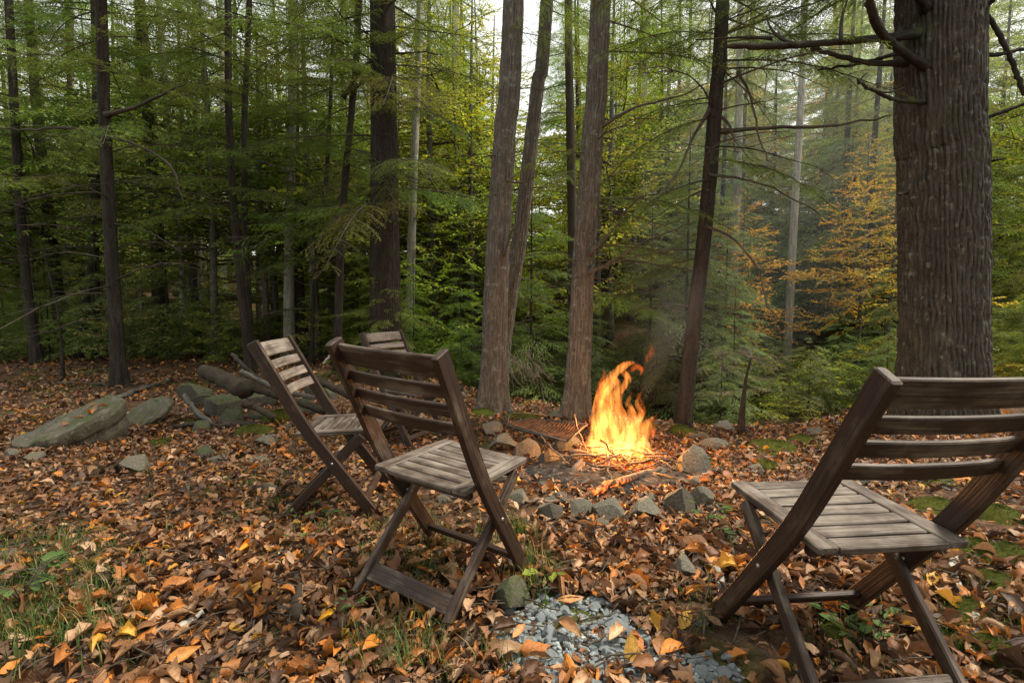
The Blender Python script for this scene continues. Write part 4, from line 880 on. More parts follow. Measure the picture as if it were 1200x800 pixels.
for (p, r0, r1, lb, mt, nm) in (([(745, 652), (770, 648), (800, 650), (825, 651)], .011, .008, 'dark stick in the leaves right of the fire ring', 'twig', 'stick'), ([(838, 655), (841, 675), (846, 700)], .015, .013, 'pale birch stick lying beside the right chair foot', 'pale_bark', 'stick'), ([(1118, 655), (1125, 690), (1138, 725), (1150, 765)], .016, .013, 'grey root snaking through moss and leaves at the right edge', 'pale_bark', 'root'),
    ([(345, 735), (350, 705), (352, 680)], .022, .018, 'mossy root stub in the leaves in front of the left chair', 'mossy_bark', 'root'), ([(190, 745), (215, 735), (240, 722)], .012, .009, 'pale broken stick among leaves at lower left', 'pale_bark', 'stick'), ([(262, 713), (290, 708), (310, 698)], .008, .006, 'thin pale stick among leaves at lower left', 'pale_bark', 'stick'), ([(515, 650), (540, 655), (575, 652)], .012, .010, 'pale stick lying under the middle chair', 'pale_bark', 'stick'), ([(0, 458), (40, 452), (90, 450), (140, 452)], .02, .012, 'long thin branch on the leaves behind the large boulder', 'brown_bark', 'stick'), ([(135, 470), (165, 458), (200, 447)], .035, .03, 'weathered grey log end behind the smaller slab', 'brown_bark', 'log'), ([(540, 468), (560, 458)], .05, .04, 'broken orange-brown log stub beside the grey-brown trunk', 'brown_bark', 'log'), ([(862, 668), (905, 720), (960, 765)], .006, .004, 'long thin twig on the leaves under the right chair', 'twig', 'stick')):
    stick([gp(u, v, r0 * .7) for u, v in p], r0, r1, lb, name=nm, cat=nm, mat=mt, group=None)
for k, (u0, v0, u1, v1, r) in enumerate(((770, 566, 735, 545, .010), (690, 560, 715, 540, .009), (700, 578, 722, 548, .008), (752, 582, 736, 552, .007), (676, 552, 712, 543, .008), (782, 550, 748, 540, .008), (660, 566, 700, 552, .007), (738, 586, 728, 556, .009), (768, 578, 742, 558, .006), (684, 570, 708, 556, .012), (796, 562, 770, 552, .006), (654, 548, 690, 543, .006))):
    stick([at(u0, v0, ground(u0, v0)[1]), at((u0 + u1) / 2, (v0 + v1) / 2 - 4, fd - .12), at(u1, v1, fd)], r, r * .7, 'stick poking out of the fire ' + ('towards the angular rock', 'beside the split log', 'over the front branch', 'straight at the long pale flat stone', 'just above the split log', 'towards the rounded boulder', 'low on the left in the ash', 'at the front right, shortest of those', 'at the front right below the rounded boulder', 'at the left, thickest of those poking out', 'at the far right, longest on that side', 'under the front corner of the grill')[k], group='sticks poking out of the fire', heat=hc, seg=7)
# log heap behind the left chair
LG = 'mossy logs heaped behind the left chair'
for (p, r0, r1, lb, mt) in (([(238, 426, 5.0), (262, 436, 4.75), (288, 449, 4.5)], .085, .12, 'broad curved slab of bark lying on top of the log heap', 'mossy_bark'), ([(216, 455, 4.8), (228, 472, 4.6), (247, 488, 4.4)], .035, .03, 'bare grey stick on the left side of the log heap', 'brown_bark'),
    ([(285, 465, 4.5), (300, 470, 4.45), (322, 482, 4.4)], .045, .04, 'mossy branch at the right of the log heap', 'mossy_bark'), ([(272, 408, 5.0), (300, 432, 4.8), (345, 455, 4.6)], .03, .028, 'dark branch leaning over the heap behind the left chair', 'dark_bark'), ([(283, 427, 4.7), (320, 445, 4.6), (370, 458, 4.5)], .035, .03, 'grey branch behind the back of the left chair', 'brown_bark'), ([(290, 445, 4.6), (335, 458, 4.5), (380, 474, 4.4)], .045, .045, 'dark log seen through the slats of the left chair', 'dark_bark'),
    ([(355, 432, 5.2), (382, 442, 5.0), (412, 456, 4.9)], .06, .055, 'dark mossy log between the left chair and the middle chair', 'mossy_bark'), ([(255, 492, 4.3), (280, 488, 4.4), (310, 492, 4.4)], .04, .05, 'dark short log in the shade under the heap', 'dark_bark'), ([(205, 492, 4.3), (232, 489, 4.35), (262, 492, 4.35)], .03, .028, 'small dark log in front of the log heap', 'dark_bark'), ([(378, 418, 5.2), (392, 402, 5.2), (399, 388, 5.2)], .02, .010, 'pale broken branch standing up behind the middle chair', 'pale_bark')):
    stick([at(q[0], q[1] + 8, q[2]) for q in p], r0 * .72, r1 * .72, lb, name='log', cat='log', mat=mt, group=LG, seg=18, rn=.3, n=20, wob=.004)
stone(258, 489, 62, 40, 'dark mossy rock under the bark slab of the log heap', moss=True, k=2, rz=.5, group='loose stones on the left')
for a in ((222, 470, 44, 28, 'dark mossy rock at the upper left of the log heap', 0), (300, 478, 46, 30, 'dark mossy rock at the right of the log heap behind the chair rail', 2), (345, 488, 40, 22, 'dark rock behind the seat of the left chair', 1), (375, 468, 44, 24, 'mossy rock between the left chair and the middle chair', 0), (262, 500, 40, 22, 'dark mossy stone at the foot of the log heap', 1), (300, 497, 34, 20, 'dark stone under the logs near the left chair', 2), (238, 478, 36, 22, 'mossy stone propping the logs from the left', 0), (275, 470, 44, 26, 'dark stone in the middle of the log heap', 1)): stone(*a[:5], moss=True, k=a[5], group='loose stones on the left')
tag(stick([at(818, 466, 6.2), at(850, 463, 6.2), at(900, 458, 6.3)], .06, .05, '', seg=12), 'pale fallen log across the bank right of the fire', 'log').name = 'log'
bpy.data.objects['log'].name = 'log'
stick([at(205, 342, 16), at(270, 348, 16), at(340, 352, 16.3)], .14, .12, 'fallen trunk lying far back behind the left chair', name='log', cat='log', mat='brown_bark', seg=12)
# brush of pale dead twigs at the foot of the grey-brown trunk, and by the thin trunk right of the fire
def brush(label, u0, u1, v0, v1, vb, d, n):
    b = at((u0 + u1) / 2, vb, d); b[2] = hz(b[0], b[1]); mb = MB()
    for k in range(n):
        p = at(rng.uniform(u0, u1), rng.uniform(v0, (v0 + v1) / 2), d + rng.normal(0, .12)); q = p + [rng.normal(.08, .12), rng.normal(0, .08), -rng.uniform(.1, .35)]; m = (p + q) / 2 + rng.normal(0, .03, 3)
        madd(mb, tube(smooth_path([p, m, q], 7) - b, np.linspace(.0035, .0012, 7), 4, True))
    return tag(mb.build('dead_twig_brush', M['paletwig'], None, True, b), label, 'brush')
brush('tangle of pale dead twigs at the foot of the grey-brown trunk', 594, 632, 408, 470, 470, 5.3, 60); brush('tangle of pale bare twigs beside the thin leaning trunk right of the fire', 812, 860, 400, 470, 480, 4.9, 26)

# ------------------------------------------------------------------ grill
gA, gB, gC, gD = at(594, 497, fd + .22), at(664, 517, fd - .02), at(688, 497, fd + .12), at(622, 486, fd + .40)
gA[2] = gD[2] = gA[2]; grill = thing('fire_grill', 'rusty wire cooking grate resting on stones at the left of the flames', 'grill', gA)
nu, nv = 9, 17
def gq(a, b):
    p = gA * (1 - a) * (1 - b) + gB * a * (1 - b) + gC * a * b + gD * (1 - a) * b
    return p + [0, 0, -.035 * math.sin(PI * a) * math.sin(PI * b) + .004 * math.sin(9 * a + 7 * b)]
for k in range(nv + 1):
    mb = MB(); madd(mb, tube(np.array([gq(a, k / nv) for a in np.linspace(0, 1, 10)]) - gA, .0030, 5)); mb.build('wire', M['rust'], grill)
for k in range(nu * 2 + 1):
    mb = MB(); madd(mb, tube(np.array([gq(k / nu / 2, b) for b in np.linspace(0, 1, 8)]) - gA + [0, 0, .004], .0026, 5)); mb.build('wire', M['rust'], grill)
mb = MB()
for p, q in ((gA, gB), (gB, gC), (gC, gD), (gD, gA)): madd(mb, tube(np.array([p, (p + q) / 2, q]) - gA, .0065, 8))
mb.build('frame', M['iron'], grill)
gH = at(598, 484, fd + .32); mb = MB()
madd(mb, tube(smooth_path([gA - gA, at(596, 490, fd + .24) - gA, gH - gA], 8), .006, 7)); madd(mb, tube(smooth_path([gH - gA, at(618, 484, fd + .42) - gA, at(640, 486, fd + .45) - gA], 8), .005, 7))
madd(mb, tube(smooth_path([at(588, 495, fd + .2) - gA, at(612, 504, fd + .1) - gA, gB - gA], 8), .006, 7)); mb.build('handle', M['iron'], grill)

# ------------------------------------------------------------------ gravel
PEB = [rock_mesh('pebble', M['gravel'], rng, 1, 7, .05, .5) for _ in range(8)]
PEB2 = [rock_mesh('pebble', M['gravel'], rng, 3, 9, .06, .5) for _ in range(8)]
def in_gravel(u, v): 
    a = ((u - 662) / 88) ** 2 + ((v - 752) / 58) ** 2; b = ((u - 790) / 75) ** 2 + ((v - 795) / 28) ** 2
    return a < 1 or b < 1 or (565 < u < 700 and v > 770)
gp0 = ground(665, 750); cnt = 0
gr_pts = []
for k in range(9000):
    u, v = rng.uniform(545, 880), rng.uniform(688, 830)
    if in_gravel(u + 10 * math.sin(v * .3), v + 6 * math.sin(u * .2)): gr_pts.append(ground(u, v))
    if len(gr_pts) > 1500: break
gb = MB(); grv = [None]; pe = [arrays(rock_like) for rock_like in []]
pv = []
for me in PEB:
    v = np.zeros(len(me.vertices) * 3); me.vertices.foreach_get('co', v); f = np.array([p.vertices[:] for p in me.polygons]); pv.append((v.reshape(-1, 3), f))
def pebble_m(p, s): return np.array(Matrix.Translation(Vector(p)) @ Matrix.Rotation(rng.uniform(0, 6.28), 4, 'Z') @ Matrix.Rotation(rng.normal(0, .4), 4, 'X') @ Matrix.Diagonal((s * rng.uniform(.8, 1.35), s * rng.uniform(.7, 1.1), s * rng.uniform(.6, .95), 1)))
for p in gr_pts[280:]:
    v, f = pv[rng.integers(8)]; m = pebble_m(p - gp0 + [0, 0, rng.uniform(-.004, .006)], rng.uniform(.004, .013)); gb.add(v @ m[:3, :3].T + m[:3, 3], f)
grav = gb.build('gravel', M['gravel'], None, False, gp0); tag(grav, 'patch of blue-grey gravel showing through the leaves at bottom centre', 'gravel', kind='stuff')
for p in gr_pts[:280]:
    o = bpy.data.objects.new('pebble', PEB2[rng.integers(8)]); C.objects.link(o); o.parent = grav; m = pebble_m(p - gp0 + [0, 0, .006], rng.choice([.009, .013, .019, .024], p=[.3, .4, .22, .08]) * rng.uniform(.85, 1.15)); o.matrix_local = Matrix(m.tolist())

# ------------------------------------------------------------------ fallen leaves
PAL = np.array([(.27, .125, .052), (.19, .085, .038), (.42, .235, .115), (.38, .15, .04), (.12, .06, .032), (.50, .32, .19), (.56, .20, .03), (.62, .34, .05), (.32, .18, .09), (.075, .04, .024)]); PAL = PAL * .92; PW = np.array([17, 16, 11, 11, 16, 7, 7.5, 1.8, 14, 16]); PW = PW / PW.sum()
def leaf_shape(kind, r, n=7, cols=(-1, -.55, 0, .55, 1)):
    s = np.linspace(0, 1, n)
    if kind == 0: w = .27 * np.sin(PI * s ** .85) ** .85
    elif kind == 1: w = .20 * np.sin(PI * s ** .9) ** .8
    elif kind == 2: w = np.interp(s, np.linspace(0, 1, 7), [.0, .24, .36, .22, .38, .16, .0])
    else: w = np.interp(s, np.linspace(0, 1, 7), [.0, .30, .24, .40, .24, .20, .0])
    w = w * r.uniform(.85, 1.15, n); b = r.normal(0, 1.7); b2 = r.normal(0, 1.5); fold = r.normal(.75, .6); tw = r.normal(0, .9)
    ang = b * (s - .5) + b2 * (s - .5) ** 2; x = np.cumsum(np.r_[0, np.cos(ang[1:]) * np.diff(s)]); z = np.cumsum(np.r_[0, np.sin(ang[1:]) * np.diff(s)])
    V = []
    m = len(cols)
    for t in cols:
        c = tw * (s - .5); y = t * w * np.cos(fold * abs(t)); zz = z + abs(t) * w * np.sin(fold * abs(t) * 1.4) + r.normal(0, .015, n)
        V.append(np.stack([x - x.mean(), y * np.cos(c), zz - z.mean() + y * np.sin(c)], 1))
    V = np.stack(V, 1).reshape(-1, 3); f = []
    for i in range(n - 1):
        for j in range(m - 1): a = i * m + j; f.append((a, a + 1, a + m + 1, a + m))
    return V, np.array(f)
LS = [leaf_shape((0, 1, 2, 1, 3, 0, 1)[k % 7], rng) for k in range(28)]
LSF = [leaf_shape((0, 1, 1, 0, 2)[k % 5], rng, 5, (-1, 0, 1)) for k in range(24)]
LSM = []
for V, f in LS[:14]:
    mb = MB(); mb.add(V, f); LSM.append(mb.mesh('leaf', M['leafobj'], True))
def Hg(x, y):
    p = np.stack([x, y, 0 * x], 1); return H(x, y) + .022 * (fbm(p * 7, 3) - .5)
def leaf_rot(n, tilt):
    az = rng.uniform(0, 2 * PI, n); a = rng.normal(0, tilt, n); b = rng.normal(0, tilt, n)
    ca, sa, cb, sb, cz, sz = np.cos(a), np.sin(a), np.cos(b), np.sin(b), np.cos(az), np.sin(az); o = np.zeros(n); l = np.ones(n)
    X = np.stack([np.stack([l, o, o], 1), np.stack([o, ca, -sa], 1), np.stack([o, sa, ca], 1)], 1); Y = np.stack([np.stack([cb, o, sb], 1), np.stack([o, l, o], 1), np.stack([-sb, o, cb], 1)], 1); Z = np.stack([np.stack([cz, -sz, o], 1), np.stack([sz, cz, o], 1), np.stack([o, o, l], 1)], 1)
    return Z @ Y @ X
def bank(x): return np.interp(x, [-30, -3.5, -1.4, -.5, .7, 2, 2.9, 4.2, 8, 30], [13, 11.5, 9, 6.3, 5.25, 4.45, 4.3, 5.2, 7, 12])
def pixel(P):
    x, y, z = P[:, 0], P[:, 1], P[:, 2] - CAM_H; d = y * cP - z * sP; return 600 + FPX * x / d, 400 - FPX * (y * sP + z * cP) / d
def scatter(n, d0, d1, tilt, smin, smax, lift):
    d = np.sqrt(rng.uniform(d0 ** 2, d1 ** 2, n)); x = rng.uniform(-1.18, 1.18, n) * d + rng.uniform(-.7, .7, n)
    k = d < bank(x) + .9; x, d = x[k], d[k]
    cl = fbm(np.stack([x * 1.6, d * 1.6, 0 * x + 4], 1), 3); k = rng.random(len(x)) < np.clip((cl - .30) * 5, .25, 1); x, d = x[k], d[k]
    z = Hg(x, d); u, v = pixel(np.stack([x, d, z], 1)); k = ((((x - FC[0] + .08) / .52) ** 2 + ((d - FC[1] + .05) / .38) ** 2 > 1) | (rng.random(len(x)) < .05)) & ~((((u - 660) / 84) ** 2 + ((v - 748) / 50) ** 2 < 1) & (rng.random(len(x)) < .94))
    x, d, z = x[k], d[k], z[k]; n = len(x)
    return np.stack([x, d, z + rng.uniform(.004, lift, n)], 1), leaf_rot(n, tilt), rng.uniform(smin, smax, n) * rng.choice([.55, .85, 1.3], n, p=[.35, .45, .2])
mb = MB()
for (n, d0, d1, tilt, a, b, lift, LSX) in ((11500, .8, 2.2, .42, .04, .082, .034, LS), (27000, 2.2, 4.6, .42, .038, .080, .038, LSF), (17000, 4.6, 8, .42, .05, .10, .035, LSF), (11000, 8, 13.5, .35, .08, .14, .03, LSF)):
    P, Ro, S = scatter(n, d0, d1, tilt, a, b, lift); ty = rng.integers(0, len(LSX), len(P)); col = PAL[rng.choice(len(PAL), len(P), p=PW)] * rng.uniform(.7, 1.2, (len(P), 1))
    for t in range(len(LSX)):
        k = ty == t; V, f = LSX[t]; m = k.sum()
        W = np.einsum('nij,vj->nvi', Ro[k], V) * S[k][:, None, None] + P[k][:, None]
        F = (f[None] + np.arange(m)[:, None, None] * len(V)).reshape(-1, 4)
        c = np.concatenate([np.repeat(col[k], len(V), 0), np.ones((m * len(V), 1))], 1)
        mb.add(W.reshape(-1, 3), F, 0, c, (V[None] + rng.uniform(0, 30, (m, 1, 3))).reshape(-1, 3))
o = mb.build('leaf_litter', M['litter'], GROUND); o['kind'] = 'stuff'
# the leaves that show largest, one object each
P, Ro, S = scatter(640, .9, 2.1, .4, .065, .10, .02); n0 = 0
for p, r, s in zip(P, Ro, S):
    if n0 >= 288: break
    o = bpy.data.objects.new('leaf', LSM[rng.integers(14)]); C.objects.link(o); o.parent = GROUND; m = Matrix((r * s).tolist()).to_4x4(); m.translation = Vector(p + [0, 0, .022]); o.matrix_local = m
    c = PAL[rng.choice(len(PAL), p=(PW * np.array([1, .6, 1.5, 1.6, .5, 1.3, 2.2, 2, 1, .4])) / (PW * np.array([1, .6, 1.5, 1.6, .5, 1.3, 2.2, 2, 1, .4])).sum())] * rng.uniform(.85, 1.25); o.color = (*c, 1); n0 += 1
def flat_leaf(u, v, w, col, label, k, rz, tilt=(.3, 0), name='fallen_leaf'):
    g = ground(u, v); o = link(name, LSM[k], None, g + [0, 0, .035], (tilt[0], tilt[1], rz), w * px(g[1])); o.color = (*col, 1); return tag(o, label, 'leaf')
flat_leaf(382, 735, 36, (.72, .40, .035), 'bright yellow leaf lying left of the middle chair legs', 3, 1.3, (.5, .2)); flat_leaf(286, 652, 32, (.72, .30, .03), 'bright orange leaf tilted up left of the left chair foot', 5, 1.5, (.7, .1)); flat_leaf(815, 703, 34, (.62, .28, .05), 'orange leaf lying beside the right chair foot', 8, .4)
flat_leaf(628, 770, 42, (.40, .14, .03), 'curled rust-orange leaf on the gravel', 2, .2); flat_leaf(668, 712, 36, (.52, .26, .09), 'tan-orange leaf at the top of the gravel', 6, .1); flat_leaf(608, 752, 28, (.55, .27, .11), 'small tan leaf on the left of the gravel', 10, 1.0); flat_leaf(668, 748, 40, (.30, .15, .06), 'curled brown leaf across the middle of the gravel', 1, -.9); flat_leaf(722, 755, 32, (.60, .38, .22), 'pale pinkish leaf on the right of the gravel', 9, .8); flat_leaf(215, 785, 44, (.50, .22, .05), 'large orange leaf at the bottom left', 7, 1.0); flat_leaf(150, 757, 30, (.62, .34, .05), 'yellow-orange leaf at the bottom left near the grass', 4, .2)
for k, (u, v, dx) in enumerate(((78, 497, 0), (93, 491, 0), (106, 485, 0), (120, 479, 0), (108, 475, 0))):
    if k == 0: bpy.context.view_layer.update(); s1i = s1.matrix_world.inverted()
    ro = s1i @ Vector((0, 0, CAM_H)); rd = (s1i.to_3x3() @ Vector(ray(u, v))).normalized(); hit, hp, _, _ = s1.ray_cast(ro, rd)
    p = np.array(s1.matrix_world @ hp) if hit else at(u, v, s1.location.y); o = link('fallen_leaf', LSM[k + 2], None, p + [0, 0, .012], (.15, .1, k * 1.3), .1); o.color = (*(PAL[[0, 2, 6, 0, 3][k]]), 1); tag(o, ['leftmost brown leaf on top of the large flat boulder', 'tan leaf second from left on top of the large flat boulder', 'orange leaf in the middle of those on the large flat boulder', 'rightmost brown leaf on top of the large flat boulder', 'pale brown leaf farthest back on top of the large flat boulder'][k], 'leaf', 'leaves on the large boulder')

# twig litter
mb = MB()
for k in range(800):
    d = rng.uniform(.9, 5); x = rng.uniform(-1.05, 1.05) * d
    if d > bank(np.array([x]))[0]: continue
    a = rng.uniform(0, 6.28); l = rng.uniform(.05, .22); s = np.linspace(-.5, .5, 5); q = np.stack([x + math.cos(a) * l * s, d + math.sin(a) * l * s], 1); q = np.column_stack([q, H(q[:, 0], q[:, 1]) + .035 + rng.normal(0, .006, 5)]); madd(mb, tube(q, rng.uniform(.0012, .0035), 4, True))
o = mb.build('twig_litter', M['twig'], GROUND); o['kind'] = 'stuff'

# ------------------------------------------------------------------ grass, moss, small plants
mb = MB()
for (u, v, ru, rv, n, hh) in ((40, 690, 90, 70, 1150, .085), (105, 650, 60, 45, 560, .075), (20, 735, 60, 50, 440, .09), (110, 735, 70, 45, 240, .09), (60, 600, 90, 30, 160, .05), (460, 765, 60, 40, 420, .1), (480, 660, 60, 45, 520, .08), (400, 640, 80, 40, 420, .07), (640, 690, 24, 26, 160, .12), (320, 625, 80, 40, 300, .06), (240, 560, 80, 30, 200, .07), (800, 505, 26, 8, 220, .06), (830, 690, 60, 50, 160, .06), (600, 640, 40, 30, 180, .1), (905, 640, 60, 30, 160, .06), (1140, 700, 60, 80, 420, .06), (1000, 760, 70, 40, 260, .06), (900, 530, 70, 20, 260, .05), (620, 500, 60, 12, 200, .05), (500, 620, 70, 30, 300, .07), (180, 530, 60, 20, 160, .06), (560, 770, 60, 40, 120, .1)):
    for k in range(n):
        r = math.sqrt(rng.random()); a = rng.uniform(0, 6.28); g = ground(u + ru * r * math.cos(a), v + rv * r * math.sin(a)) if k % 12 == 0 else g0 + [rng.normal(0, .02), rng.normal(0, .02), 0]
        g0 = g; a = rng.uniform(0, 6.28); l = hh * rng.uniform(.5, 1.3); b = rng.uniform(.3, 1.1); d = np.array([math.cos(a), math.sin(a), 0]); w = np.array([-d[1], d[0], 0]) * rng.uniform(.0013, .0028); s = np.linspace(0, 1, 4)
        c = g + d * (l * b * .6 * s ** 2)[:, None] + np.array([0, 0, 1]) * (l * (s - .35 * b * s ** 2))[:, None]; wd = (1 - s) ** .7
        V = np.stack([c - w * wd[:, None], c + w * wd[:, None]], 1).reshape(-1, 3); col = np.array([.060, .10, .024]) * rng.uniform(.6, 1.5) if rng.random() < .85 else np.array([.28, .22, .09])
        mb.add(V, np.array([[0, 1, 3, 2], [2, 3, 5, 4], [4, 5, 7, 6]]), 0, np.append(col, 1))
tag(mb.build('grass', M['grassblade'], None), 'tufts of thin green grass growing through the fallen leaves', 'grass', kind='stuff')
def moss_mesh(r):
    mb = MB(); n, m = 24, 8; a = np.linspace(0, 2 * PI, n, endpoint=False); V = []
    ro = 1 + .5 * (fbm(np.stack([np.cos(a) * 1.2, np.sin(a) * 1.2, np.full(n, r.uniform(0, 50))], 1), 2) - .5) * 2
    for s in np.linspace(0, 1, m): V.append(np.stack([np.cos(a) * s * ro, np.sin(a) * s * ro, (1 - s ** 2.2) * np.ones(n) - .15], 1))
    V = np.concatenate(V); V[:, 2] += .25 * (fbm(V * 3 + r.uniform(0, 9), 3) - .5) * np.clip(V[:, 2] + .2, 0, 1); i = np.arange(m - 1)[:, None] * n; j = np.arange(n)[None, :]; k = (j + 1) % n
    mb.add(V, np.stack([i + j, i + n + j, i + n + k, i + k], -1).reshape(-1, 4))
    b = V[r.integers(0, len(V) - n, 1600)] + np.c_[r.normal(0, .05, (1600, 2)), np.zeros(1600)]; d = unit(np.array([0, 0, 1.]) + r.normal(0, .6, b.shape)); v, f = rhomb(b, d, unit(r.normal(0, 1, b.shape)), r.uniform(.05, .11, 1600), np.full(1600, .03)); mb.add(v, f); return mb.mesh('moss_cushion', M['moss'], True)
MO = [moss_mesh(rng) for _ in range(4)]
for (u, v, w, h, lb) in ((292, 512, 48, 16, 'bright green moss cushion behind the left chair leg'), (325, 497, 42, 24, 'mossy green hump beside the back of the left chair'), (565, 487, 34, 8, 'moss cushion at the foot of the grey-brown trunk'), (700, 493, 40, 10, 'moss cushion at the foot of the tall brown trunk'), (800, 511, 44, 14, 'green moss cushion behind the fire at the bank edge'), (915, 530, 60, 12, 'moss cushion left of the right chair'), (905, 553, 40, 12, 'moss patch just beyond the right chair seat'), (1180, 610, 50, 16, 'moss patch at the right edge beyond the chair seat'), (1160, 655, 60, 18, 'moss patch at the right edge beside the grey root'), (1190, 655, 40, 16, 'moss patch at the very right edge'), (1140, 720, 36, 14, 'moss patch right of the chair leg'), (185, 523, 30, 8, 'little moss tuft right of the large boulder'), (1090, 565, 60, 12, 'moss patch under the right chair back'), (985, 760, 50, 20, 'moss patch under the right chair'), (1170, 770, 50, 16, 'moss patch in the lower right corner'), (1130, 500, 90, 14, 'mossy ground at the foot of the massive trunk'), (222, 502, 26, 12, 'dark moss cushion in front of the log heap'), (945, 520, 40, 9, 'thin moss strip on the bank edge left of the right chair'), (760, 505, 36, 9, 'moss strip just behind the flames'), (610, 492, 40, 8, 'moss strip behind the left end of the grill'), (1175, 690, 46, 14, 'moss patch below the one beside the grey root'), (1110, 600, 50, 12, 'moss patch between the two rails of the right chair'), (450, 470, 40, 10, 'moss patch behind the middle chair seat')):
    g = ground(u, v); a = w * px(g[1]) / 2; o = link('moss', MO[rng.integers(4)], None, g + [0, a * .4, .008], (0, 0, rng.uniform(0, 6)), (a * 1.15, a * 1.1, h * px(g[1]) * .62 + .02)); tag(o, lb, 'moss', 'moss cushions on the ground')
def plant_mesh(r, n, size):
    mb = MB()
    for k in range(n):
        a = r.uniform(0, 6.28); l = r.uniform(.03, .09); d = np.array([math.cos(a), math.sin(a), 0]); p = d * l * .8 + [0, 0, l * .7]; madd(mb, tube(smooth_path([np.zeros(3), p * .5 + [0, 0, .02], p], 5), .001, 4, False), 1)
        V, f = LS[(3 * k) % 24]; s = size * r.uniform(.6, 1.2); Rm = np.array(Matrix.Rotation(a + r.normal(0, .4), 3, 'Z') @ Matrix.Rotation(r.normal(.1, .2), 3, 'X')); V2 = V * np.array([1, 1.25, .25]); mb.add(V2 @ Rm.T * s + p, f, 0, np.append(np.ones(3) * r.uniform(.7, 1.3), 1))
    return mb.mesh('leaves', [M['broadleaf'], M['twig']], True)
PM = [plant_mesh(rng, n, s) for n, s in ((7, .05), (5, .055), (9, .045))]
for k, (u, v, sc, col, lb) in enumerate(((985, 745, 1, 0, 'round-leaved seedling beside the left leg under the right chair'), (1010, 770, 1, 0, 'lowest round-leaved seedling under the right chair'), (1030, 755, .9, 0, 'round-leaved seedling at right of the lowest one under the right chair'), (965, 725, .8, 0, 'leftmost small seedling under the right chair seat'), (1028, 725, .8, 0, 'topmost seedling near the right leg of the right chair'), (828, 618, 1.3, 0, 'broad green leaf plant in front of the angular rock'), (848, 632, .9, 0, 'small green plant right of the broad green one'), (638, 690, 1.1, 1, 'lime green weed beside the dark blocky stone'), (410, 720, .8, 0, 'small green plant left of the middle chair'), (385, 612, 1.1, 0, 'small green plant under the left chair'), (352, 620, 1, 0, 'small green plant at the foot of the left chair'), (25, 715, 1.6, 0, 'leafy green weed in the grass at lower left'), (50, 690, 1.3, 0, 'leafy green weed in the grass above the other'), (350, 645, .8, 0, 'small weed right of the bright orange leaf'))):
    g = ground(u, v); t = thing('seedling', lb, 'plant', g, rng.uniform(0, 6), 'small green plants in the leaf litter'); t.scale = (sc,) * 3; link('leaves', PM[k % 3], t, (0, 0, .02)).color = (.09, .15, .04, 1) if col == 0 else (.24, .30, .04, 1)

# ------------------------------------------------------------------ smoke drifting off the fire to the right
def plume(pts, r, mat):
    P = smooth_path(pts, 30); mb = MB(); madd(mb, tube(P, np.interp(np.linspace(0, 1, 30), np.linspace(0, 1, len(r)), r), 20, True, .25, 1.1)); b = P[0].copy(); mb.v = [v - b for v in mb.v]
    o = mb.build('smoke', mat, None, True, b); o['kind'] = 'stuff'; return o
tag(plume([at(752, 480, fd), at(768, 440, fd + .2), at(815, 380, 4.4), at(880, 270, 6.0), at(945, 130, 8), at(1000, -20, 10)], [.05, .2, .7, 1.5, 2.3, 3.0], M['smoke']), 'thin bluish smoke drifting up from the fire towards the massive trunk', 'smoke', kind='stuff')
tag(plume([at(752, 470, fd), at(764, 440, fd + .1), at(772, 408, fd + .3), at(792, 370, fd + .7), at(800, 330, fd + 1.0)], [.02, .06, .10, .16, .24], M['thick_smoke']), 'grey smoke curling up just right of the flame tips', 'smoke', kind='stuff')

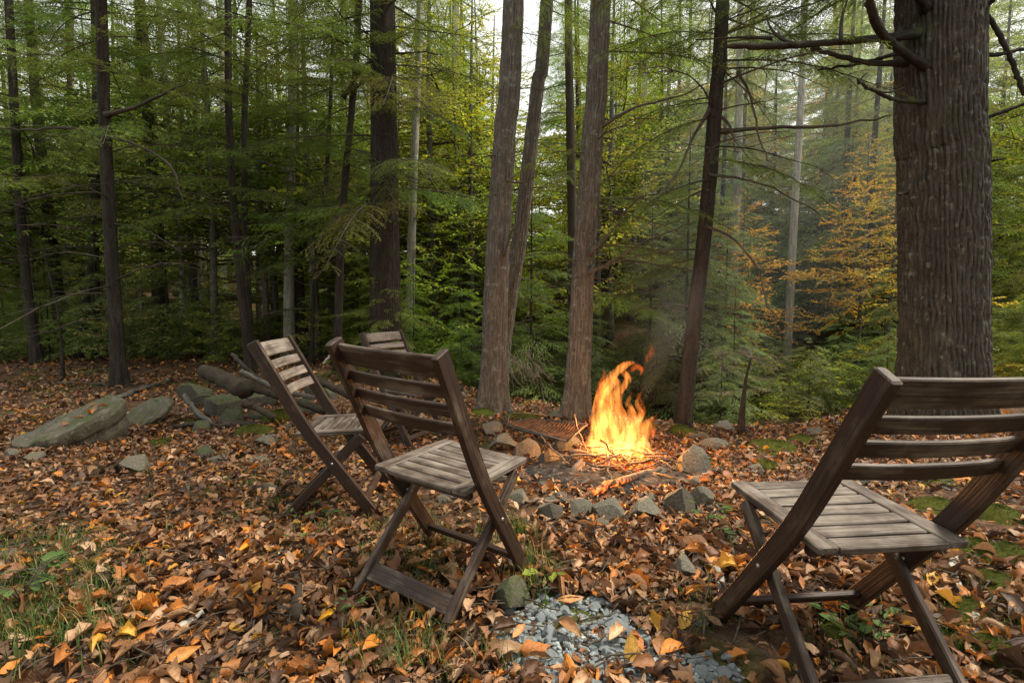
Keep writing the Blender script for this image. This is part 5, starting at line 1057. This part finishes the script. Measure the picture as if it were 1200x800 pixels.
# ------------------------------------------------------------------ each background plant gets its own description
GAPS = [(-1e9, 30, 'left of the leftmost dark trunk'), (30, 130, 'between the two outermost left trunks'), (130, 280, 'between the stoutest left trunk and the crossing poles'), (280, 440, 'between the crossing poles and the thick dark trunk'), (440, 580, 'between the thick dark trunk and the grey-brown trunk'), (580, 680, 'between the two tall brown trunks'), (680, 815, 'between the brown trunk and the thin leaning trunk'), (815, 1055, 'between the thin leaning trunk and the massive trunk'), (1055, 1e9, 'right of or behind the massive trunk')]
ORD = ['nearest', 'second nearest', 'third nearest', 'fourth nearest', 'fifth nearest', 'sixth nearest', 'seventh nearest', 'eighth nearest', 'ninth nearest', 'tenth nearest', 'eleventh nearest', 'twelfth nearest', 'thirteenth nearest', 'fourteenth nearest', 'fifteenth nearest', 'sixteenth nearest', 'seventeenth nearest', 'eighteenth nearest', 'nineteenth nearest', 'twentieth nearest'] + ['twenty-' + q + ' nearest' for q in ('first', 'second', 'third', 'fourth', 'fifth', 'sixth', 'seventh', 'eighth', 'ninth')]
byg = {}
for o in list(C.objects):
    st = o.name.split('.')[0]
    if o.parent is None and st in ('hemlock', 'broadleaf_tree', 'hemlock_sapling', 'leafy_shrub'):
        u = 600 + FPX * o.location.x / o.location.y
        c = [ch for ch in o.children if ch.name.split('.')[0] in ('crown', 'foliage')][0].color
        hue = 'rusty orange' if c[0] > 1.9 * c[1] else 'golden' if c[0] > 1.12 * c[1] else 'yellow-green' if c[0] > .16 else 'pale green' if c[0] > .12 else 'bluish green' if c[2] > .5 * c[1] else 'green' if c[0] > .065 else 'dark green'
        g = [t for a, b, t in GAPS if a <= u < b][0]; byg.setdefault((st, hue, g), []).append((o.location.y, o))
for (st, hue, g), L in byg.items():
    for k, (_, o) in enumerate(sorted(L, key=lambda q: q[0])):
        o['label'] = ' '.join(((ORD[min(k, 28)] + ' ' if len(L) > 1 else '') + hue + ' ' + st.replace('_', ' ') + ' ' + g).split()[:16])
MARKS = [(440, 600, 'the left chair front foot'), (330, 608, 'the left chair rear foot'), (415, 690, 'the far rear foot of the middle chair'), (520, 738, 'the near rear foot of the middle chair'), (612, 660, 'the front foot of the middle chair'), (840, 716, 'the left foot of the right chair'), (990, 700, 'the far foot of the right chair'), (660, 750, 'the gravel patch'), (808, 670, 'the flat broken stone'), (703, 620, 'the small rounded ring stone'), (250, 540, 'the small pale stone on the left'), (286, 650, 'the bright orange leaf'), (382, 735, 'the bright yellow leaf'), (163, 490, 'the smaller grey slab')]
bym = {}
for o in list(C.objects):
    if o.get('group') == 'half-buried small stones in the leaves':
        q = pixel(np.array([o.location[:]])); u, v = float(q[0][0]), float(q[1][0]); m = min(MARKS, key=lambda a: (a[0] - u) ** 2 + (a[1] - v) ** 2); bym.setdefault(m[2], []).append(((m[0] - u) ** 2 + (m[1] - v) ** 2, o))
for t, L in bym.items():
    for k, (_, o) in enumerate(sorted(L, key=lambda q: q[0])): o['label'] = 'small half-buried grey stone ' + ORD[k] + ' to ' + t
